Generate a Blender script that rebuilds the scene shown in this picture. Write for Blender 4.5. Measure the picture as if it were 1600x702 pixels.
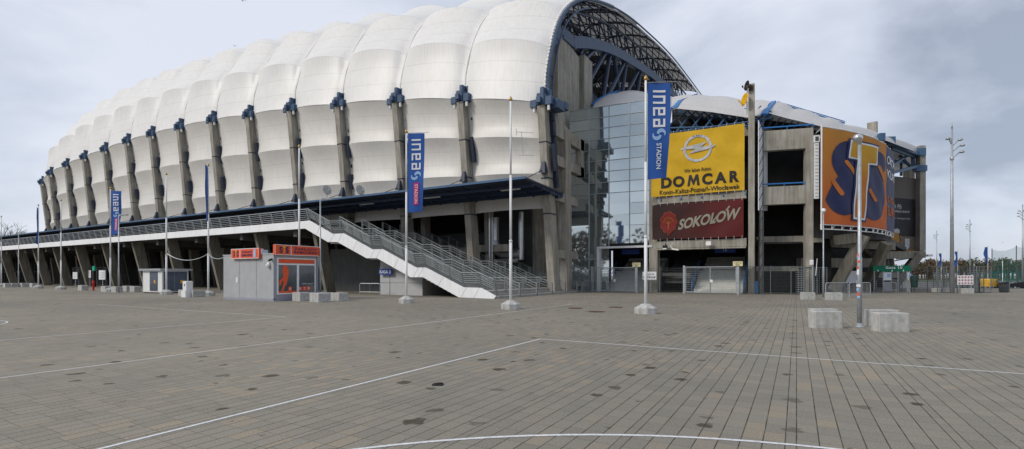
import bpy, bmesh, math, random
from mathutils import Vector
R=math.radians
random.seed(7)
C=bpy.context.scene.collection
for o in list(bpy.data.objects): bpy.data.objects.remove(o)
# ------------------------------------------------------------------ camera
H=1.65; HV=430.0; F=770.0
cam=bpy.data.cameras.new('camera'); cam.sensor_width=36; cam.lens=36*F/1600
cam.shift_y=(HV-351)/1600; cam.clip_start=.1; cam.clip_end=6000
co=bpy.data.objects.new('camera',cam); C.objects.link(co)
co.location=(0,0,H); co.rotation_euler=(R(90),0,R(30))
sc=bpy.context.scene; sc.camera=co
# ------------------------------------------------------------------ light
sc.view_settings.view_transform='Standard'; sc.view_settings.look='None'
sc.view_settings.exposure=0.40; sc.view_settings.gamma=1
SUN_EL=36; SUN_AZ=212          # azimuth clockwise from +Y
w=bpy.data.worlds.new('World'); sc.world=w; w.use_nodes=True
nt=w.node_tree; nt.nodes.clear()
def N(nt,t,**k):
    n=nt.nodes.new(t)
    for a,b in k.items():
        if a in n.inputs: n.inputs[a].default_value=b
        else: setattr(n,a,b)
    return n
L=lambda nt,a,b: nt.links.new(a,b)
sky=N(nt,'ShaderNodeTexSky'); sky.sky_type='NISHITA'; sky.sun_disc=False
sky.sun_elevation=R(SUN_EL); sky.sun_rotation=R(SUN_AZ)
bg1=N(nt,'ShaderNodeBackground'); bg1.inputs[1].default_value=.10; L(nt,sky.outputs[0],bg1.inputs[0])
tc=N(nt,'ShaderNodeTexCoord'); mp=N(nt,'ShaderNodeMapping'); mp.inputs['Scale'].default_value=(1,1,2.0)
mp.inputs['Location'].default_value=(2.0,3.94,4.46)
L(nt,tc.outputs['Generated'],mp.inputs[0])
n1=N(nt,'ShaderNodeTexNoise'); n1.inputs['Scale'].default_value=2.1; n1.inputs['Detail'].default_value=7; n1.inputs['Roughness'].default_value=.50; n1.inputs['Distortion'].default_value=.35
L(nt,mp.outputs[0],n1.inputs['Vector'])
cr=N(nt,'ShaderNodeValToRGB'); e=cr.color_ramp.elements
e[0].position=.39; e[0].color=(.30,.34,.42,1); e[1].position=.59; e[1].color=(.62,.65,.73,1)
m_=cr.color_ramp.elements.new(.49); m_.color=(.50,.54,.63,1)
L(nt,n1.outputs[0],cr.inputs[0])
bg2=N(nt,'ShaderNodeBackground'); L(nt,cr.outputs[0],bg2.inputs[0]); bg2.inputs[1].default_value=.98
mx=N(nt,'ShaderNodeMixShader'); mx.inputs[0].default_value=.90
L(nt,bg1.outputs[0],mx.inputs[1]); L(nt,bg2.outputs[0],mx.inputs[2])
wo=N(nt,'ShaderNodeOutputWorld'); L(nt,mx.outputs[0],wo.inputs[0])
sl=bpy.data.lights.new('sun','SUN'); sl.energy=1.5; sl.angle=R(14); sl.color=(1,.93,.83)
so=bpy.data.objects.new('sun',sl); C.objects.link(so)
sd=Vector((math.sin(R(SUN_AZ))*math.cos(R(SUN_EL)),math.cos(R(SUN_AZ))*math.cos(R(SUN_EL)),math.sin(R(SUN_EL))))
so.rotation_euler=sd.to_track_quat('Z','Y').to_euler(); so.location=(0,0,60)

# ------------------------------------------------------------------ pixel survey -> world points
def dr(u):
    t=(u-800)/F; return (.8660254*t-.5,.5*t+.8660254)
def W(u,d,v=None):
    a,b=dr(u); z=0 if v is None else H+(HV-v)/F*d
    return Vector((a*d,b*d,z))
def G(u,v): return W(u,F*H/(v-HV))
def onY(u,Y,v=None): return W(u,Y/dr(u)[1],v)
def onX(u,X,v=None): return W(u,X/dr(u)[0],v)
def ZV(v,d): return H+(HV-v)/F*d
# ------------------------------------------------------------------ materials
def M(name,col,rough=.65,metal=0,var=.12,scale=2.5,streak=0,spec=.3,bump=0,stain=None,alpha=1,coat=0):
    m=bpy.data.materials.new(name); m.use_nodes=True; nt=m.node_tree; p=nt.nodes['Principled BSDF']
    p.inputs['Roughness'].default_value=rough; p.inputs['Metallic'].default_value=metal
    p.inputs['Specular IOR Level'].default_value=spec; p.inputs['Coat Weight'].default_value=coat
    tc=N(nt,'ShaderNodeTexCoord')
    n=N(nt,'ShaderNodeTexNoise'); n.inputs['Scale'].default_value=scale; n.inputs['Detail'].default_value=6; n.inputs['Roughness'].default_value=.6
    L(nt,tc.outputs['Object'],n.inputs['Vector'])
    r=N(nt,'ShaderNodeValToRGB'); r.color_ramp.elements[0].position=.32; r.color_ramp.elements[1].position=.68
    r.color_ramp.elements[0].color=tuple(max(0,c*(1-var)) for c in col)+(1,)
    r.color_ramp.elements[1].color=tuple(min(1,c*(1+var)) for c in col)+(1,)
    L(nt,n.outputs[0],r.inputs[0]); out=r.outputs[0]
    if streak:
        mp=N(nt,'ShaderNodeMapping'); mp.inputs['Scale'].default_value=(2.2,2.2,.16); L(nt,tc.outputs['Object'],mp.inputs[0])
        n2=N(nt,'ShaderNodeTexNoise'); n2.inputs['Scale'].default_value=2.2; n2.inputs['Detail'].default_value=5; L(nt,mp.outputs[0],n2.inputs['Vector'])
        r2=N(nt,'ShaderNodeValToRGB'); r2.color_ramp.elements[0].position=.38; r2.color_ramp.elements[1].position=.62
        k=1-streak; s=stain or (k,k,k); r2.color_ramp.elements[0].color=tuple(s)+(1,); r2.color_ramp.elements[1].color=(1,1,1,1)
        L(nt,n2.outputs[0],r2.inputs[0])
        mm=N(nt,'ShaderNodeMix'); mm.data_type='RGBA'; mm.blend_type='MULTIPLY'; mm.inputs[0].default_value=1
        L(nt,out,mm.inputs[6]); L(nt,r2.outputs[0],mm.inputs[7]); out=mm.outputs[2]
    L(nt,out,p.inputs['Base Color'])
    if bump:
        n3=N(nt,'ShaderNodeTexNoise'); n3.inputs['Scale'].default_value=scale*9; n3.inputs['Detail'].default_value=5; L(nt,tc.outputs['Object'],n3.inputs['Vector'])
        b=N(nt,'ShaderNodeBump'); b.inputs['Strength'].default_value=bump; b.inputs['Distance'].default_value=.03
        L(nt,n3.outputs[0],b.inputs['Height']); L(nt,b.outputs[0],p.inputs['Normal'])
    if alpha<1: p.inputs['Alpha'].default_value=alpha
    return m
CONC=M('concrete',(.36,.345,.305),.85,var=.16,scale=.8,streak=.3,stain=(.74,.71,.66),bump=.25)
LEGSHADE=M('shaded_leg_concrete',(.25,.235,.20),.85,var=.16,scale=.8,streak=.3,stain=(.7,.67,.6),bump=.25)  # pylon concrete darkened to paint in the shade under the terrace
CONCB=M('concrete_block',(.47,.47,.45),.85,var=.22,scale=5,streak=.12,bump=.5)
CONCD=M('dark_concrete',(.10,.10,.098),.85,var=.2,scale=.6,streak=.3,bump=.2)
WHITE=M('white_cladding',(.90,.91,.92),.45,var=.04,scale=.7,streak=.07)
WPAINT=M('white_paint',(.76,.77,.77),.4,var=.05,scale=4)
GALV=M('galvanised_steel',(.42,.45,.47),.45,metal=.5,var=.15,scale=5)
DGREY=M('dark_grey_steel',(.075,.085,.095),.5,metal=.2,var=.2,scale=3)
NAVY=M('navy_steel',(.024,.042,.088),.45,var=.2,scale=3)
NAVYD=M('dark_navy_steel',(.022,.032,.058),.5,var=.2,scale=3)
NAVYM=M('mid_navy_steel',(.05,.085,.15),.5,var=.2,scale=2)
BLUE=M('blue_steel',(.06,.125,.225),.45,var=.15,scale=3)
BBLUE=M('bright_blue_steel',(.03,.17,.45),.45,var=.12,scale=3)
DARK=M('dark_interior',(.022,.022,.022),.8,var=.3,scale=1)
GWALL=M('grey_render_wall',(.13,.135,.135),.8,var=.12,scale=.9,streak=.15)
ORANGE=M('orange_plastic',(.75,.10,.03),.4,var=.06,scale=3)
REDP=M('red_paint',(.5,.02,.02),.4)
YEL=M('yellow_paint',(.75,.42,.01),.4,var=.05)
SILV=M('silver_duct',(.6,.62,.63),.28,metal=.9,var=.1,scale=4,bump=.2)
STEPL=M('pale_step_concrete',(.56,.57,.53),.8,var=.1,scale=2)
STEP=M('light_step_concrete',(.32,.31,.285),.85,var=.15,scale=2,bump=.2)
BLACK=M('black_rubber',(.02,.02,.02),.7)
INK=M('dark_print',(.022,.018,.018),.6,var=.05)
NAVYP=M('navy_print',(.016,.022,.085),.6,var=.12,scale=1.2)
WPR=M('white_print',(.75,.76,.78),.6,var=.03)
GREENS=M('green_sign',(.0,.16,.085),.45,var=.06)
BLUES=M('blue_sign',(.02,.06,.30),.45,var=.06)
GREENB=M('cream_sign',(.72,.66,.38),.5,var=.05)
LBLUE=M('pale_blue_print',(.30,.48,.75),.6,var=.1)
PINK=M('pink_print',(.65,.02,.16),.6,var=.05)
SILP=M('silver_print',(.45,.46,.48),.5,var=.25,scale=3)
GRAYP=M('grey_panel',(.40,.42,.43),.55,var=.06,scale=2,streak=.05)
PLIL=M('grey_violet_frame',(.30,.31,.37),.5,var=.06)
TRUNKM=M('bark',(.07,.05,.04),.9,var=.3,scale=6)
CARG=M('dark_car_paint',(.03,.035,.04),.25,var=.1,coat=.6)
CARGL=M('car_glass',(.02,.025,.03),.08,spec=.6)
GOLD=M('gold_finial',(.5,.32,.1),.35,metal=.7)
BEER=M('amber_print',(.35,.17,.03),.6,var=.2)
LAMPW=M('white_lamp_glass',(.8,.81,.8),.3)

def glass_mat():
    m=bpy.data.materials.new('facade_glass'); m.use_nodes=True; nt=m.node_tree; nt.nodes.clear()
    o=N(nt,'ShaderNodeOutputMaterial'); g=N(nt,'ShaderNodeBsdfGlossy'); g.inputs['Roughness'].default_value=.03; g.inputs[0].default_value=(.86,.95,.96,1)
    d=N(nt,'ShaderNodeBsdfPrincipled'); d.inputs['Base Color'].default_value=(.11,.14,.145,1); d.inputs['Roughness'].default_value=.4
    at=N(nt,'ShaderNodeAttribute'); at.attribute_name='tone'
    lw=N(nt,'ShaderNodeLayerWeight'); lw.inputs[0].default_value=.35
    mr=N(nt,'ShaderNodeMath',operation='MULTIPLY_ADD'); mr.inputs[1].default_value=.5; mr.inputs[2].default_value=.50
    L(nt,lw.outputs['Fresnel'],mr.inputs[0])
    mu=N(nt,'ShaderNodeMath',operation='MULTIPLY',use_clamp=True); L(nt,mr.outputs[0],mu.inputs[0]); L(nt,at.outputs['Fac'],mu.inputs[1])
    mx=N(nt,'ShaderNodeMixShader'); L(nt,mu.outputs[0],mx.inputs[0]); L(nt,d.outputs[0],mx.inputs[1]); L(nt,g.outputs[0],mx.inputs[2]); L(nt,mx.outputs[0],o.inputs[0])
    return m
GLASS=glass_mat()
def membrane_mat(name,col,transl=.22):
    m=bpy.data.materials.new(name); m.use_nodes=True; nt=m.node_tree; nt.nodes.clear()
    o=N(nt,'ShaderNodeOutputMaterial'); uv=N(nt,'ShaderNodeUVMap'); uv.uv_map='UVMap'
    sx=N(nt,'ShaderNodeSeparateXYZ'); L(nt,uv.outputs[0],sx.inputs[0])
    def lines(sock,mult,width,ofs=0):
        a=N(nt,'ShaderNodeMath',operation='MULTIPLY_ADD'); L(nt,sock,a.inputs[0]); a.inputs[1].default_value=mult; a.inputs[2].default_value=ofs
        f=N(nt,'ShaderNodeMath',operation='FRACT'); L(nt,a.outputs[0],f.inputs[0])
        c=N(nt,'ShaderNodeMath',operation='SUBTRACT'); L(nt,f.outputs[0],c.inputs[0]); c.inputs[1].default_value=.5
        b=N(nt,'ShaderNodeMath',operation='ABSOLUTE'); L(nt,c.outputs[0],b.inputs[0])
        g=N(nt,'ShaderNodeMath',operation='LESS_THAN'); L(nt,b.outputs[0],g.inputs[0]); g.inputs[1].default_value=width
        return g.outputs[0]
    seam=lines(sx.outputs[1],3,.012,.0)      # two weld seams per row plus one at the arch
    weave=lines(sx.outputs[0],26,.16)
    tc=N(nt,'ShaderNodeTexCoord')
    n=N(nt,'ShaderNodeTexNoise'); n.inputs['Scale'].default_value=.35; n.inputs['Detail'].default_value=6; n.inputs['Roughness'].default_value=.6; L(nt,tc.outputs['Object'],n.inputs['Vector'])
    mp=N(nt,'ShaderNodeMapping'); mp.inputs['Scale'].default_value=(3,3,.35); L(nt,tc.outputs['Object'],mp.inputs[0])
    n2=N(nt,'ShaderNodeTexNoise'); n2.inputs['Scale'].default_value=1.3; n2.inputs['Detail'].default_value=5; L(nt,mp.outputs[0],n2.inputs['Vector'])
    r=N(nt,'ShaderNodeValToRGB'); r.color_ramp.elements[0].position=.3; r.color_ramp.elements[1].position=.65
    r.color_ramp.elements[0].color=tuple(c*.95 for c in col)+(1,); r.color_ramp.elements[1].color=tuple(col)+(1,)
    L(nt,n.outputs[0],r.inputs[0])
    r2=N(nt,'ShaderNodeValToRGB'); r2.color_ramp.elements[0].position=.35; r2.color_ramp.elements[1].position=.6
    r2.color_ramp.elements[0].color=(.95,.94,.925,1); r2.color_ramp.elements[1].color=(1,1,1,1); L(nt,n2.outputs[0],r2.inputs[0])
    a=N(nt,'ShaderNodeMix'); a.data_type='RGBA'; a.blend_type='MULTIPLY'; a.inputs[0].default_value=1; L(nt,r.outputs[0],a.inputs[6]); L(nt,r2.outputs[0],a.inputs[7])
    b=N(nt,'ShaderNodeMix'); b.data_type='RGBA'; b.blend_type='MULTIPLY'; L(nt,seam,b.inputs[0]); L(nt,a.outputs[2],b.inputs[6]); b.inputs[7].default_value=(.80,.79,.78,1)
    c=N(nt,'ShaderNodeMix'); c.data_type='RGBA'; c.blend_type='MULTIPLY'; L(nt,weave,c.inputs[0]); L(nt,b.outputs[2],c.inputs[6]); c.inputs[7].default_value=(.98,.98,.975,1)
    p=N(nt,'ShaderNodeBsdfPrincipled'); p.inputs['Roughness'].default_value=.42; p.inputs['Specular IOR Level'].default_value=.35; L(nt,c.outputs[2],p.inputs['Base Color'])
    t=N(nt,'ShaderNodeBsdfTranslucent'); L(nt,c.outputs[2],t.inputs[0])
    x=N(nt,'ShaderNodeMixShader'); x.inputs[0].default_value=transl; L(nt,p.outputs[0],x.inputs[1]); L(nt,t.outputs[0],x.inputs[2]); L(nt,x.outputs[0],o.inputs[0])
    return m
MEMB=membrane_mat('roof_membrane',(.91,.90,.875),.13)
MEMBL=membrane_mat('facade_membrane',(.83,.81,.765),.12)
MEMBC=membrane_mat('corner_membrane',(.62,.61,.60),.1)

def cloth(name,col,col2=None,axis='Z',lo=0,hi=1,alpha=1):
    m=M(name,col,.75,var=.07,scale=1.5,alpha=alpha)
    if col2:
        nt=m.node_tree; p=nt.nodes['Principled BSDF']
        g=N(nt,'ShaderNodeTexCoord'); s=N(nt,'ShaderNodeSeparateXYZ'); L(nt,g.outputs['Object'],s.inputs[0])
        mr=N(nt,'ShaderNodeMapRange'); mr.inputs[1].default_value=lo; mr.inputs[2].default_value=hi; L(nt,s.outputs[axis],mr.inputs[0])
        n=N(nt,'ShaderNodeTexNoise'); n.inputs['Scale'].default_value=.6; n.inputs['Detail'].default_value=4; L(nt,g.outputs['Object'],n.inputs['Vector'])
        ad=N(nt,'ShaderNodeMath',operation='MULTIPLY_ADD'); L(nt,n.outputs[0],ad.inputs[0]); ad.inputs[1].default_value=.7
        sb=N(nt,'ShaderNodeMath',operation='SUBTRACT'); L(nt,mr.outputs[0],sb.inputs[0]); sb.inputs[1].default_value=.35; L(nt,sb.outputs[0],ad.inputs[2])
        r=N(nt,'ShaderNodeMix'); r.data_type='RGBA'; L(nt,ad.outputs[0],r.inputs[0]); r.inputs[6].default_value=tuple(col)+(1,); r.inputs[7].default_value=tuple(col2)+(1,)
        L(nt,r.outputs[2],p.inputs['Base Color'])
    return m
YBAN=cloth('yellow_banner_cloth',(.60,.37,.018))
RBAN=cloth('red_banner_cloth',(.035,.018,.017),(.105,.012,.012),'X',1.0,7.5)
OBAN=cloth('orange_banner_cloth',(.58,.13,.03),(.50,.22,.035),'Z',0,8)
FBLUE=cloth('blue_flag_cloth',(.028,.10,.36))
BBAN=cloth('brown_banner_cloth',(.16,.13,.10),(.12,.11,.10),'Z',0,9)

def ground_mat():
    m=bpy.data.materials.new('paving'); m.use_nodes=True; nt=m.node_tree; p=nt.nodes['Principled BSDF']
    tc=N(nt,'ShaderNodeTexCoord'); s=N(nt,'ShaderNodeSeparateXYZ'); L(nt,tc.outputs['Object'],s.inputs[0])
    def mth(op,a,b=None,c=None):
        n=N(nt,'ShaderNodeMath',operation=op)
        for i,x in enumerate((a,b,c)):
            if x is None: continue
            if isinstance(x,(int,float)): n.inputs[i].default_value=x
            else: L(nt,x,n.inputs[i])
        return n.outputs[0]
    X=s.outputs[0]; Y=s.outputs[1]
    TW=.194; TL=.31
    # every 8th strip is half wide: warp x with period
    per=TW*7.5; xp=mth('DIVIDE',X,per); blk=mth('FLOOR',xp); fx=mth('MULTIPLY',mth('SUBTRACT',xp,blk),7.5)   # 0..7.5
    ci=mth('FLOOR',fx); frx=mth('SUBTRACT',fx,ci)
    last=mth('GREATER_THAN',fx,7.0)
    wst=mth('MULTIPLY_ADD',last,-.5,1.0)
    ex=mth('MULTIPLY',mth('MINIMUM',frx,mth('SUBTRACT',wst,frx)),TW)
    col=mth('MULTIPLY_ADD',blk,8,ci)
    gi=mth('FLOOR',mth('DIVIDE',col,4))
    wn=N(nt,'ShaderNodeTexWhiteNoise',noise_dimensions='1D'); L(nt,gi,wn.inputs['W'])
    yy=mth('ADD',mth('DIVIDE',Y,TL),wn.outputs['Value']); ri=mth('FLOOR',yy); fy=mth('SUBTRACT',yy,ri)
    ey=mth('MULTIPLY',mth('MINIMUM',fy,mth('SUBTRACT',1.0,fy)),TL)
    cx=N(nt,'ShaderNodeCombineXYZ'); L(nt,col,cx.inputs[0]); L(nt,ri,cx.inputs[1])
    w3=N(nt,'ShaderNodeTexWhiteNoise',noise_dimensions='3D'); L(nt,cx.outputs[0],w3.inputs['Vector'])
    r=N(nt,'ShaderNodeValToRGB'); r.color_ramp.interpolation='LINEAR'; E=r.color_ramp.elements
    E[0].position=0; E[0].color=(.262,.242,.200,1); E[1].position=1; E[1].color=(.335,.287,.215,1)
    q=E.new(.5); q.color=(.288,.266,.220,1); q=E.new(.78); q.color=(.300,.273,.223,1); q=E.new(.9); q.color=(.322,.280,.216,1)
    # warm tiles come in patches
    pn=N(nt,'ShaderNodeTexNoise'); pn.inputs['Scale'].default_value=.28; pn.inputs['Detail'].default_value=3; L(nt,tc.outputs['Object'],pn.inputs['Vector'])
    wv=mth('MULTIPLY',w3.outputs['Value'],mth('MULTIPLY_ADD',pn.outputs[0],1.5,.18)); wv=mth('MINIMUM',wv,1.0)
    L(nt,wv,r.inputs[0])
    # large tone and grime
    g=N(nt,'ShaderNodeTexNoise'); g.inputs['Scale'].default_value=.07; g.inputs['Detail'].default_value=8; g.inputs['Roughness'].default_value=.6; L(nt,tc.outputs['Object'],g.inputs['Vector'])
    gr=N(nt,'ShaderNodeValToRGB'); gr.color_ramp.elements[0].position=.3; gr.color_ramp.elements[0].color=(.76,.77,.79,1); gr.color_ramp.elements[1].position=.7; gr.color_ramp.elements[1].color=(1.08,1.08,1.08,1); L(nt,g.outputs[0],gr.inputs[0])
    a=N(nt,'ShaderNodeMix'); a.data_type='RGBA'; a.blend_type='MULTIPLY'; a.inputs[0].default_value=1; L(nt,r.outputs[0],a.inputs[6]); L(nt,gr.outputs[0],a.inputs[7])
    f=N(nt,'ShaderNodeTexNoise'); f.inputs['Scale'].default_value=45; f.inputs['Detail'].default_value=4; L(nt,tc.outputs['Object'],f.inputs['Vector'])
    fr=N(nt,'ShaderNodeValToRGB'); fr.color_ramp.elements[0].position=.3; fr.color_ramp.elements[0].color=(.78,.78,.78,1); fr.color_ramp.elements[1].position=.7; fr.color_ramp.elements[1].color=(1.12,1.12,1.12,1); L(nt,f.outputs[0],fr.inputs[0])
    b=N(nt,'ShaderNodeMix'); b.data_type='RGBA'; b.blend_type='MULTIPLY'; b.inputs[0].default_value=1; L(nt,a.outputs[2],b.inputs[6]); L(nt,fr.outputs[0],b.inputs[7])
    # joints
    jx=mth('LESS_THAN',ex,.0058); jy=mth('LESS_THAN',ey,.0045); 
    jn=N(nt,'ShaderNodeTexNoise'); jn.inputs['Scale'].default_value=3; L(nt,tc.outputs['Object'],jn.inputs['Vector'])
    jv=mth('MULTIPLY_ADD',jn.outputs[0],1.2,.2)
    j=mth('MINIMUM',mth('MULTIPLY',mth('MAXIMUM',jx,mth('MULTIPLY',jy,.5)),jv),1.0)
    c=N(nt,'ShaderNodeMix'); c.data_type='RGBA'; L(nt,j,c.inputs[0]); L(nt,b.outputs[2],c.inputs[6]); c.inputs[7].default_value=(.035,.033,.028,1)
    # oily stains: voronoi blobs, per tile-ish shapes
    dn=N(nt,'ShaderNodeTexNoise'); dn.inputs['Scale'].default_value=7; dn.inputs['Detail'].default_value=3; L(nt,tc.outputs['Object'],dn.inputs['Vector'])
    dm=N(nt,'ShaderNodeMix'); dm.data_type='RGBA'; dm.blend_type='LINEAR_LIGHT'; dm.inputs[0].default_value=.13; L(nt,tc.outputs['Object'],dm.inputs[6]); L(nt,dn.outputs['Color'],dm.inputs[7])
    v=N(nt,'ShaderNodeTexVoronoi'); v.voronoi_dimensions='2D'; v.inputs['Scale'].default_value=1.35; v.inputs['Randomness'].default_value=1; L(nt,dm.outputs[2],v.inputs['Vector'])
    cs=N(nt,'ShaderNodeSeparateColor'); L(nt,v.outputs['Color'],cs.inputs[0])
    rad=mth('MULTIPLY',mth('MAXIMUM',mth('SUBTRACT',cs.outputs[0],.33),0),.27)
    st=mth('MULTIPLY',mth('SUBTRACT',rad,v.outputs['Distance']),22); st=mth('MINIMUM',mth('MAXIMUM',st,0),1)
    st=mth('MULTIPLY',st,mth('MULTIPLY_ADD',cs.outputs[1],.55,.38))
    d=N(nt,'ShaderNodeMix'); d.data_type='RGBA'; L(nt,st,d.inputs[0]); L(nt,c.outputs[2],d.inputs[6]); d.inputs[7].default_value=(.05,.04,.027,1)
    L(nt,d.outputs[2],p.inputs['Base Color'])
    p.inputs['Roughness'].default_value=.9; p.inputs['Specular IOR Level'].default_value=.15
    hh=mth('SUBTRACT',mth('MULTIPLY',w3.outputs['Value'],.25),mth('MULTIPLY',j,1.0)); hh=mth('ADD',hh,mth('MULTIPLY',f.outputs[0],.25))
    bp=N(nt,'ShaderNodeBump'); bp.inputs['Strength'].default_value=.35; bp.inputs['Distance'].default_value=.006; L(nt,hh,bp.inputs['Height']); L(nt,bp.outputs[0],p.inputs['Normal'])
    return m
PAVE=ground_mat()
# ------------------------------------------------------------------ mesh helpers
ORG={}
class MB:
    def __init__(s): s.v=[]; s.f=[]; s.m=[]; s.uv={}; s.cur=0
    def add(s,vs,fs):
        b=len(s.v); s.v+= [Vector(x) for x in vs]
        for f in fs: s.f.append(tuple(b+i for i in f)); s.m.append(s.cur)
        return b
    def quad(s,a,b,c,d): s.add([a,b,c,d],[(0,1,2,3)])
    def poly(s,pts): s.add(pts,[tuple(range(len(pts)))])
    def hexa(s,p):  # 8 pts bottom 4 ccw, top 4 ccw
        s.add(p,[(3,2,1,0),(4,5,6,7),(0,1,5,4),(1,2,6,5),(2,3,7,6),(3,0,4,7)])
    def box(s,x0,y0,z0,x1,y1,z1):
        s.hexa([(x0,y0,z0),(x1,y0,z0),(x1,y1,z0),(x0,y1,z0),(x0,y0,z1),(x1,y0,z1),(x1,y1,z1),(x0,y1,z1)])
    def cbox(s,c,sx,sy,sz,rz=0,bev=0):
        c=Vector(c); ca,sa=math.cos(rz),math.sin(rz)
        def P(x,y,z): return (c.x+x*ca-y*sa,c.y+x*sa+y*ca,c.z+z)
        a,b=sx/2,sy/2
        if not bev:
            s.hexa([P(-a,-b,0),P(a,-b,0),P(a,b,0),P(-a,b,0),P(-a,-b,sz),P(a,-b,sz),P(a,b,sz),P(-a,b,sz)])
        else:
            t=bev
            rings=[]
            for z,i in ((0,0),(sz-t,0),(sz,t)):
                x,y=a-i,b-i; k=t
                rings.append([P(-x+k,-y,z),P(x-k,-y,z),P(x,-y+k,z),P(x,y-k,z),P(x-k,y,z),P(-x+k,y,z),P(-x,y-k,z),P(-x,-y+k,z)])
            v=[q for r_ in rings for q in r_]; f=[tuple(range(7,-1,-1)),tuple(range(16,24))]
            for k in range(2):
                for i in range(8): j=(i+1)%8; f.append((k*8+i,k*8+j,k*8+8+j,k*8+8+i))
            s.add(v,f)
    def beam(s,p,q,w=.1,h=.1,up=(0,0,1)):
        p=Vector(p);q=Vector(q);d=(q-p)
        if d.length<1e-6: return
        d.normalize(); u=Vector(up)
        if abs(d.dot(u))>.97: u=Vector((0,1,0))
        x=d.cross(u).normalized()*(w/2); z=x.cross(d).normalized()*(h/2)
        s.hexa([p-x-z,p+x-z,q+x-z,q-x-z,p-x+z,p+x+z,q+x+z,q-x+z])
    def tube(s,pts,r,n=8,cap=True):
        pts=[Vector(p) for p in pts]; rs=r if isinstance(r,(list,tuple)) else [r]*len(pts)
        vs=[];prev=None
        for i,p in enumerate(pts):
            d=(pts[min(i+1,len(pts)-1)]-pts[max(i-1,0)]).normalized()
            if prev is None:
                u=Vector((0,0,1)) if abs(d.z)<.9 else Vector((1,0,0))
                x=d.cross(u).normalized()
            else: x=(prev-d*prev.dot(d)).normalized()
            prev=x; y=d.cross(x)
            for k in range(n):
                a=2*math.pi*k/n; vs.append(p+(x*math.cos(a)+y*math.sin(a))*rs[i])
        fs=[]
        for i in range(len(pts)-1):
            for k in range(n):
                j=(k+1)%n; fs.append((i*n+k,i*n+j,(i+1)*n+j,(i+1)*n+k))
        if cap: fs+=[tuple(range(n-1,-1,-1)),tuple((len(pts)-1)*n+k for k in range(n))]
        s.add(vs,fs)
    def lathe(s,c,prof,n=16,axis='Z'):
        c=Vector(c); pts=[];fs=[]
        for r,z in prof:
            for k in range(n):
                a=2*math.pi*k/n
                if axis=='Z': pts.append(c+Vector((r*math.cos(a),r*math.sin(a),z)))
                elif axis=='Y': pts.append(c+Vector((r*math.cos(a),z,r*math.sin(a))))
                else: pts.append(c+Vector((z,r*math.cos(a),r*math.sin(a))))
        for i in range(len(prof)-1):
            for k in range(n):
                j=(k+1)%n; fs.append((i*n+k,i*n+j,(i+1)*n+j,(i+1)*n+k))
        fs+=[tuple(range(n-1,-1,-1)),tuple((len(prof)-1)*n+k for k in range(n))]
        s.add(pts,fs)
    def prism(s,pts,ofs):
        n=len(pts); o=Vector(ofs); a=[Vector(p) for p in pts]
        s.add(a+[p+o for p in a],[tuple(range(n-1,-1,-1)),tuple(range(n,2*n))]+[(i,(i+1)%n,n+(i+1)%n,n+i) for i in range(n)])
    def each(s,name,mat,parent):
        # connected shapes -> one object each
        par=list(range(len(s.v)))
        def fd(a):
            while par[a]!=a: par[a]=par[par[a]]; a=par[a]
            return a
        for f in s.f:
            for q in f[1:]: par[fd(q)]=fd(f[0])
        gr={}
        for i,f in enumerate(s.f): gr.setdefault(fd(f[0]),[]).append(i)
        for ids in gr.values():
            m=MB(); mp={}
            for i in ids:
                for q in s.f[i]:
                    if q not in mp: mp[q]=len(m.v); m.v.append(s.v[q])
                m.f.append(tuple(mp[q] for q in s.f[i])); m.m.append(0)
            m.build(name,mat,parent)
    def build(s,name,mat,parent=None,org=None,smooth=False,uvs=None,tone=None):
        me=bpy.data.meshes.new(name); 
        if parent is not None: o0=ORG[parent.name]
        else: o0=Vector(org) if org is not None else Vector((0,0,0))
        me.from_pydata([tuple(v-o0) for v in s.v],[],s.f)
        for m in (mat if isinstance(mat,(list,tuple)) else [mat]): me.materials.append(m)
        me.polygons.foreach_set('material_index',s.m)
        if smooth: me.polygons.foreach_set('use_smooth',[True]*len(s.f))
        if uvs:
            ul=me.uv_layers.new(name='UVMap')
            for lp in me.loops: ul.data[lp.index].uv=uvs[lp.vertex_index]
        if tone:
            at=me.attributes.new('tone','FLOAT','FACE')
            for i,t in enumerate(tone): at.data[i].value=t
        me.update(); 
        bm=bmesh.new(); bm.from_mesh(me); 
        if not uvs and not tone: bmesh.ops.recalc_face_normals(bm,faces=bm.faces)
        bm.to_mesh(me); bm.free()
        ob=bpy.data.objects.new(name,me); C.objects.link(ob)
        if parent is not None: ob.parent=parent; ORG[ob.name]=o0
        else: ob.location=o0; ORG[ob.name]=o0
        return ob
def tag(o,label=None,cat=None,group=None,kind=None):
    if label: o['label']=label
    if cat: o['category']=cat
    if group: o['group']=group
    if kind: o['kind']=kind
    return o
def thing(name,loc,label,cat,group=None):
    o=bpy.data.objects.new(name,None); C.objects.link(o); o.location=loc; o.empty_display_size=.3
    ORG[o.name]=Vector(loc); return tag(o,label,cat,group)
def copytree(o,loc=None,rz=None,label=None,parent=None):
    c=o.copy(); C.objects.link(c); c.parent=parent
    if loc is not None: c.location=loc
    if rz is not None: c.rotation_euler=(0,0,rz)
    if label: c['label']=label
    ORG[c.name]=Vector(c.location) if parent is None else ORG[parent.name]
    for ch in list(o.children): copytree(ch,parent=c)
    return c
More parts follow.
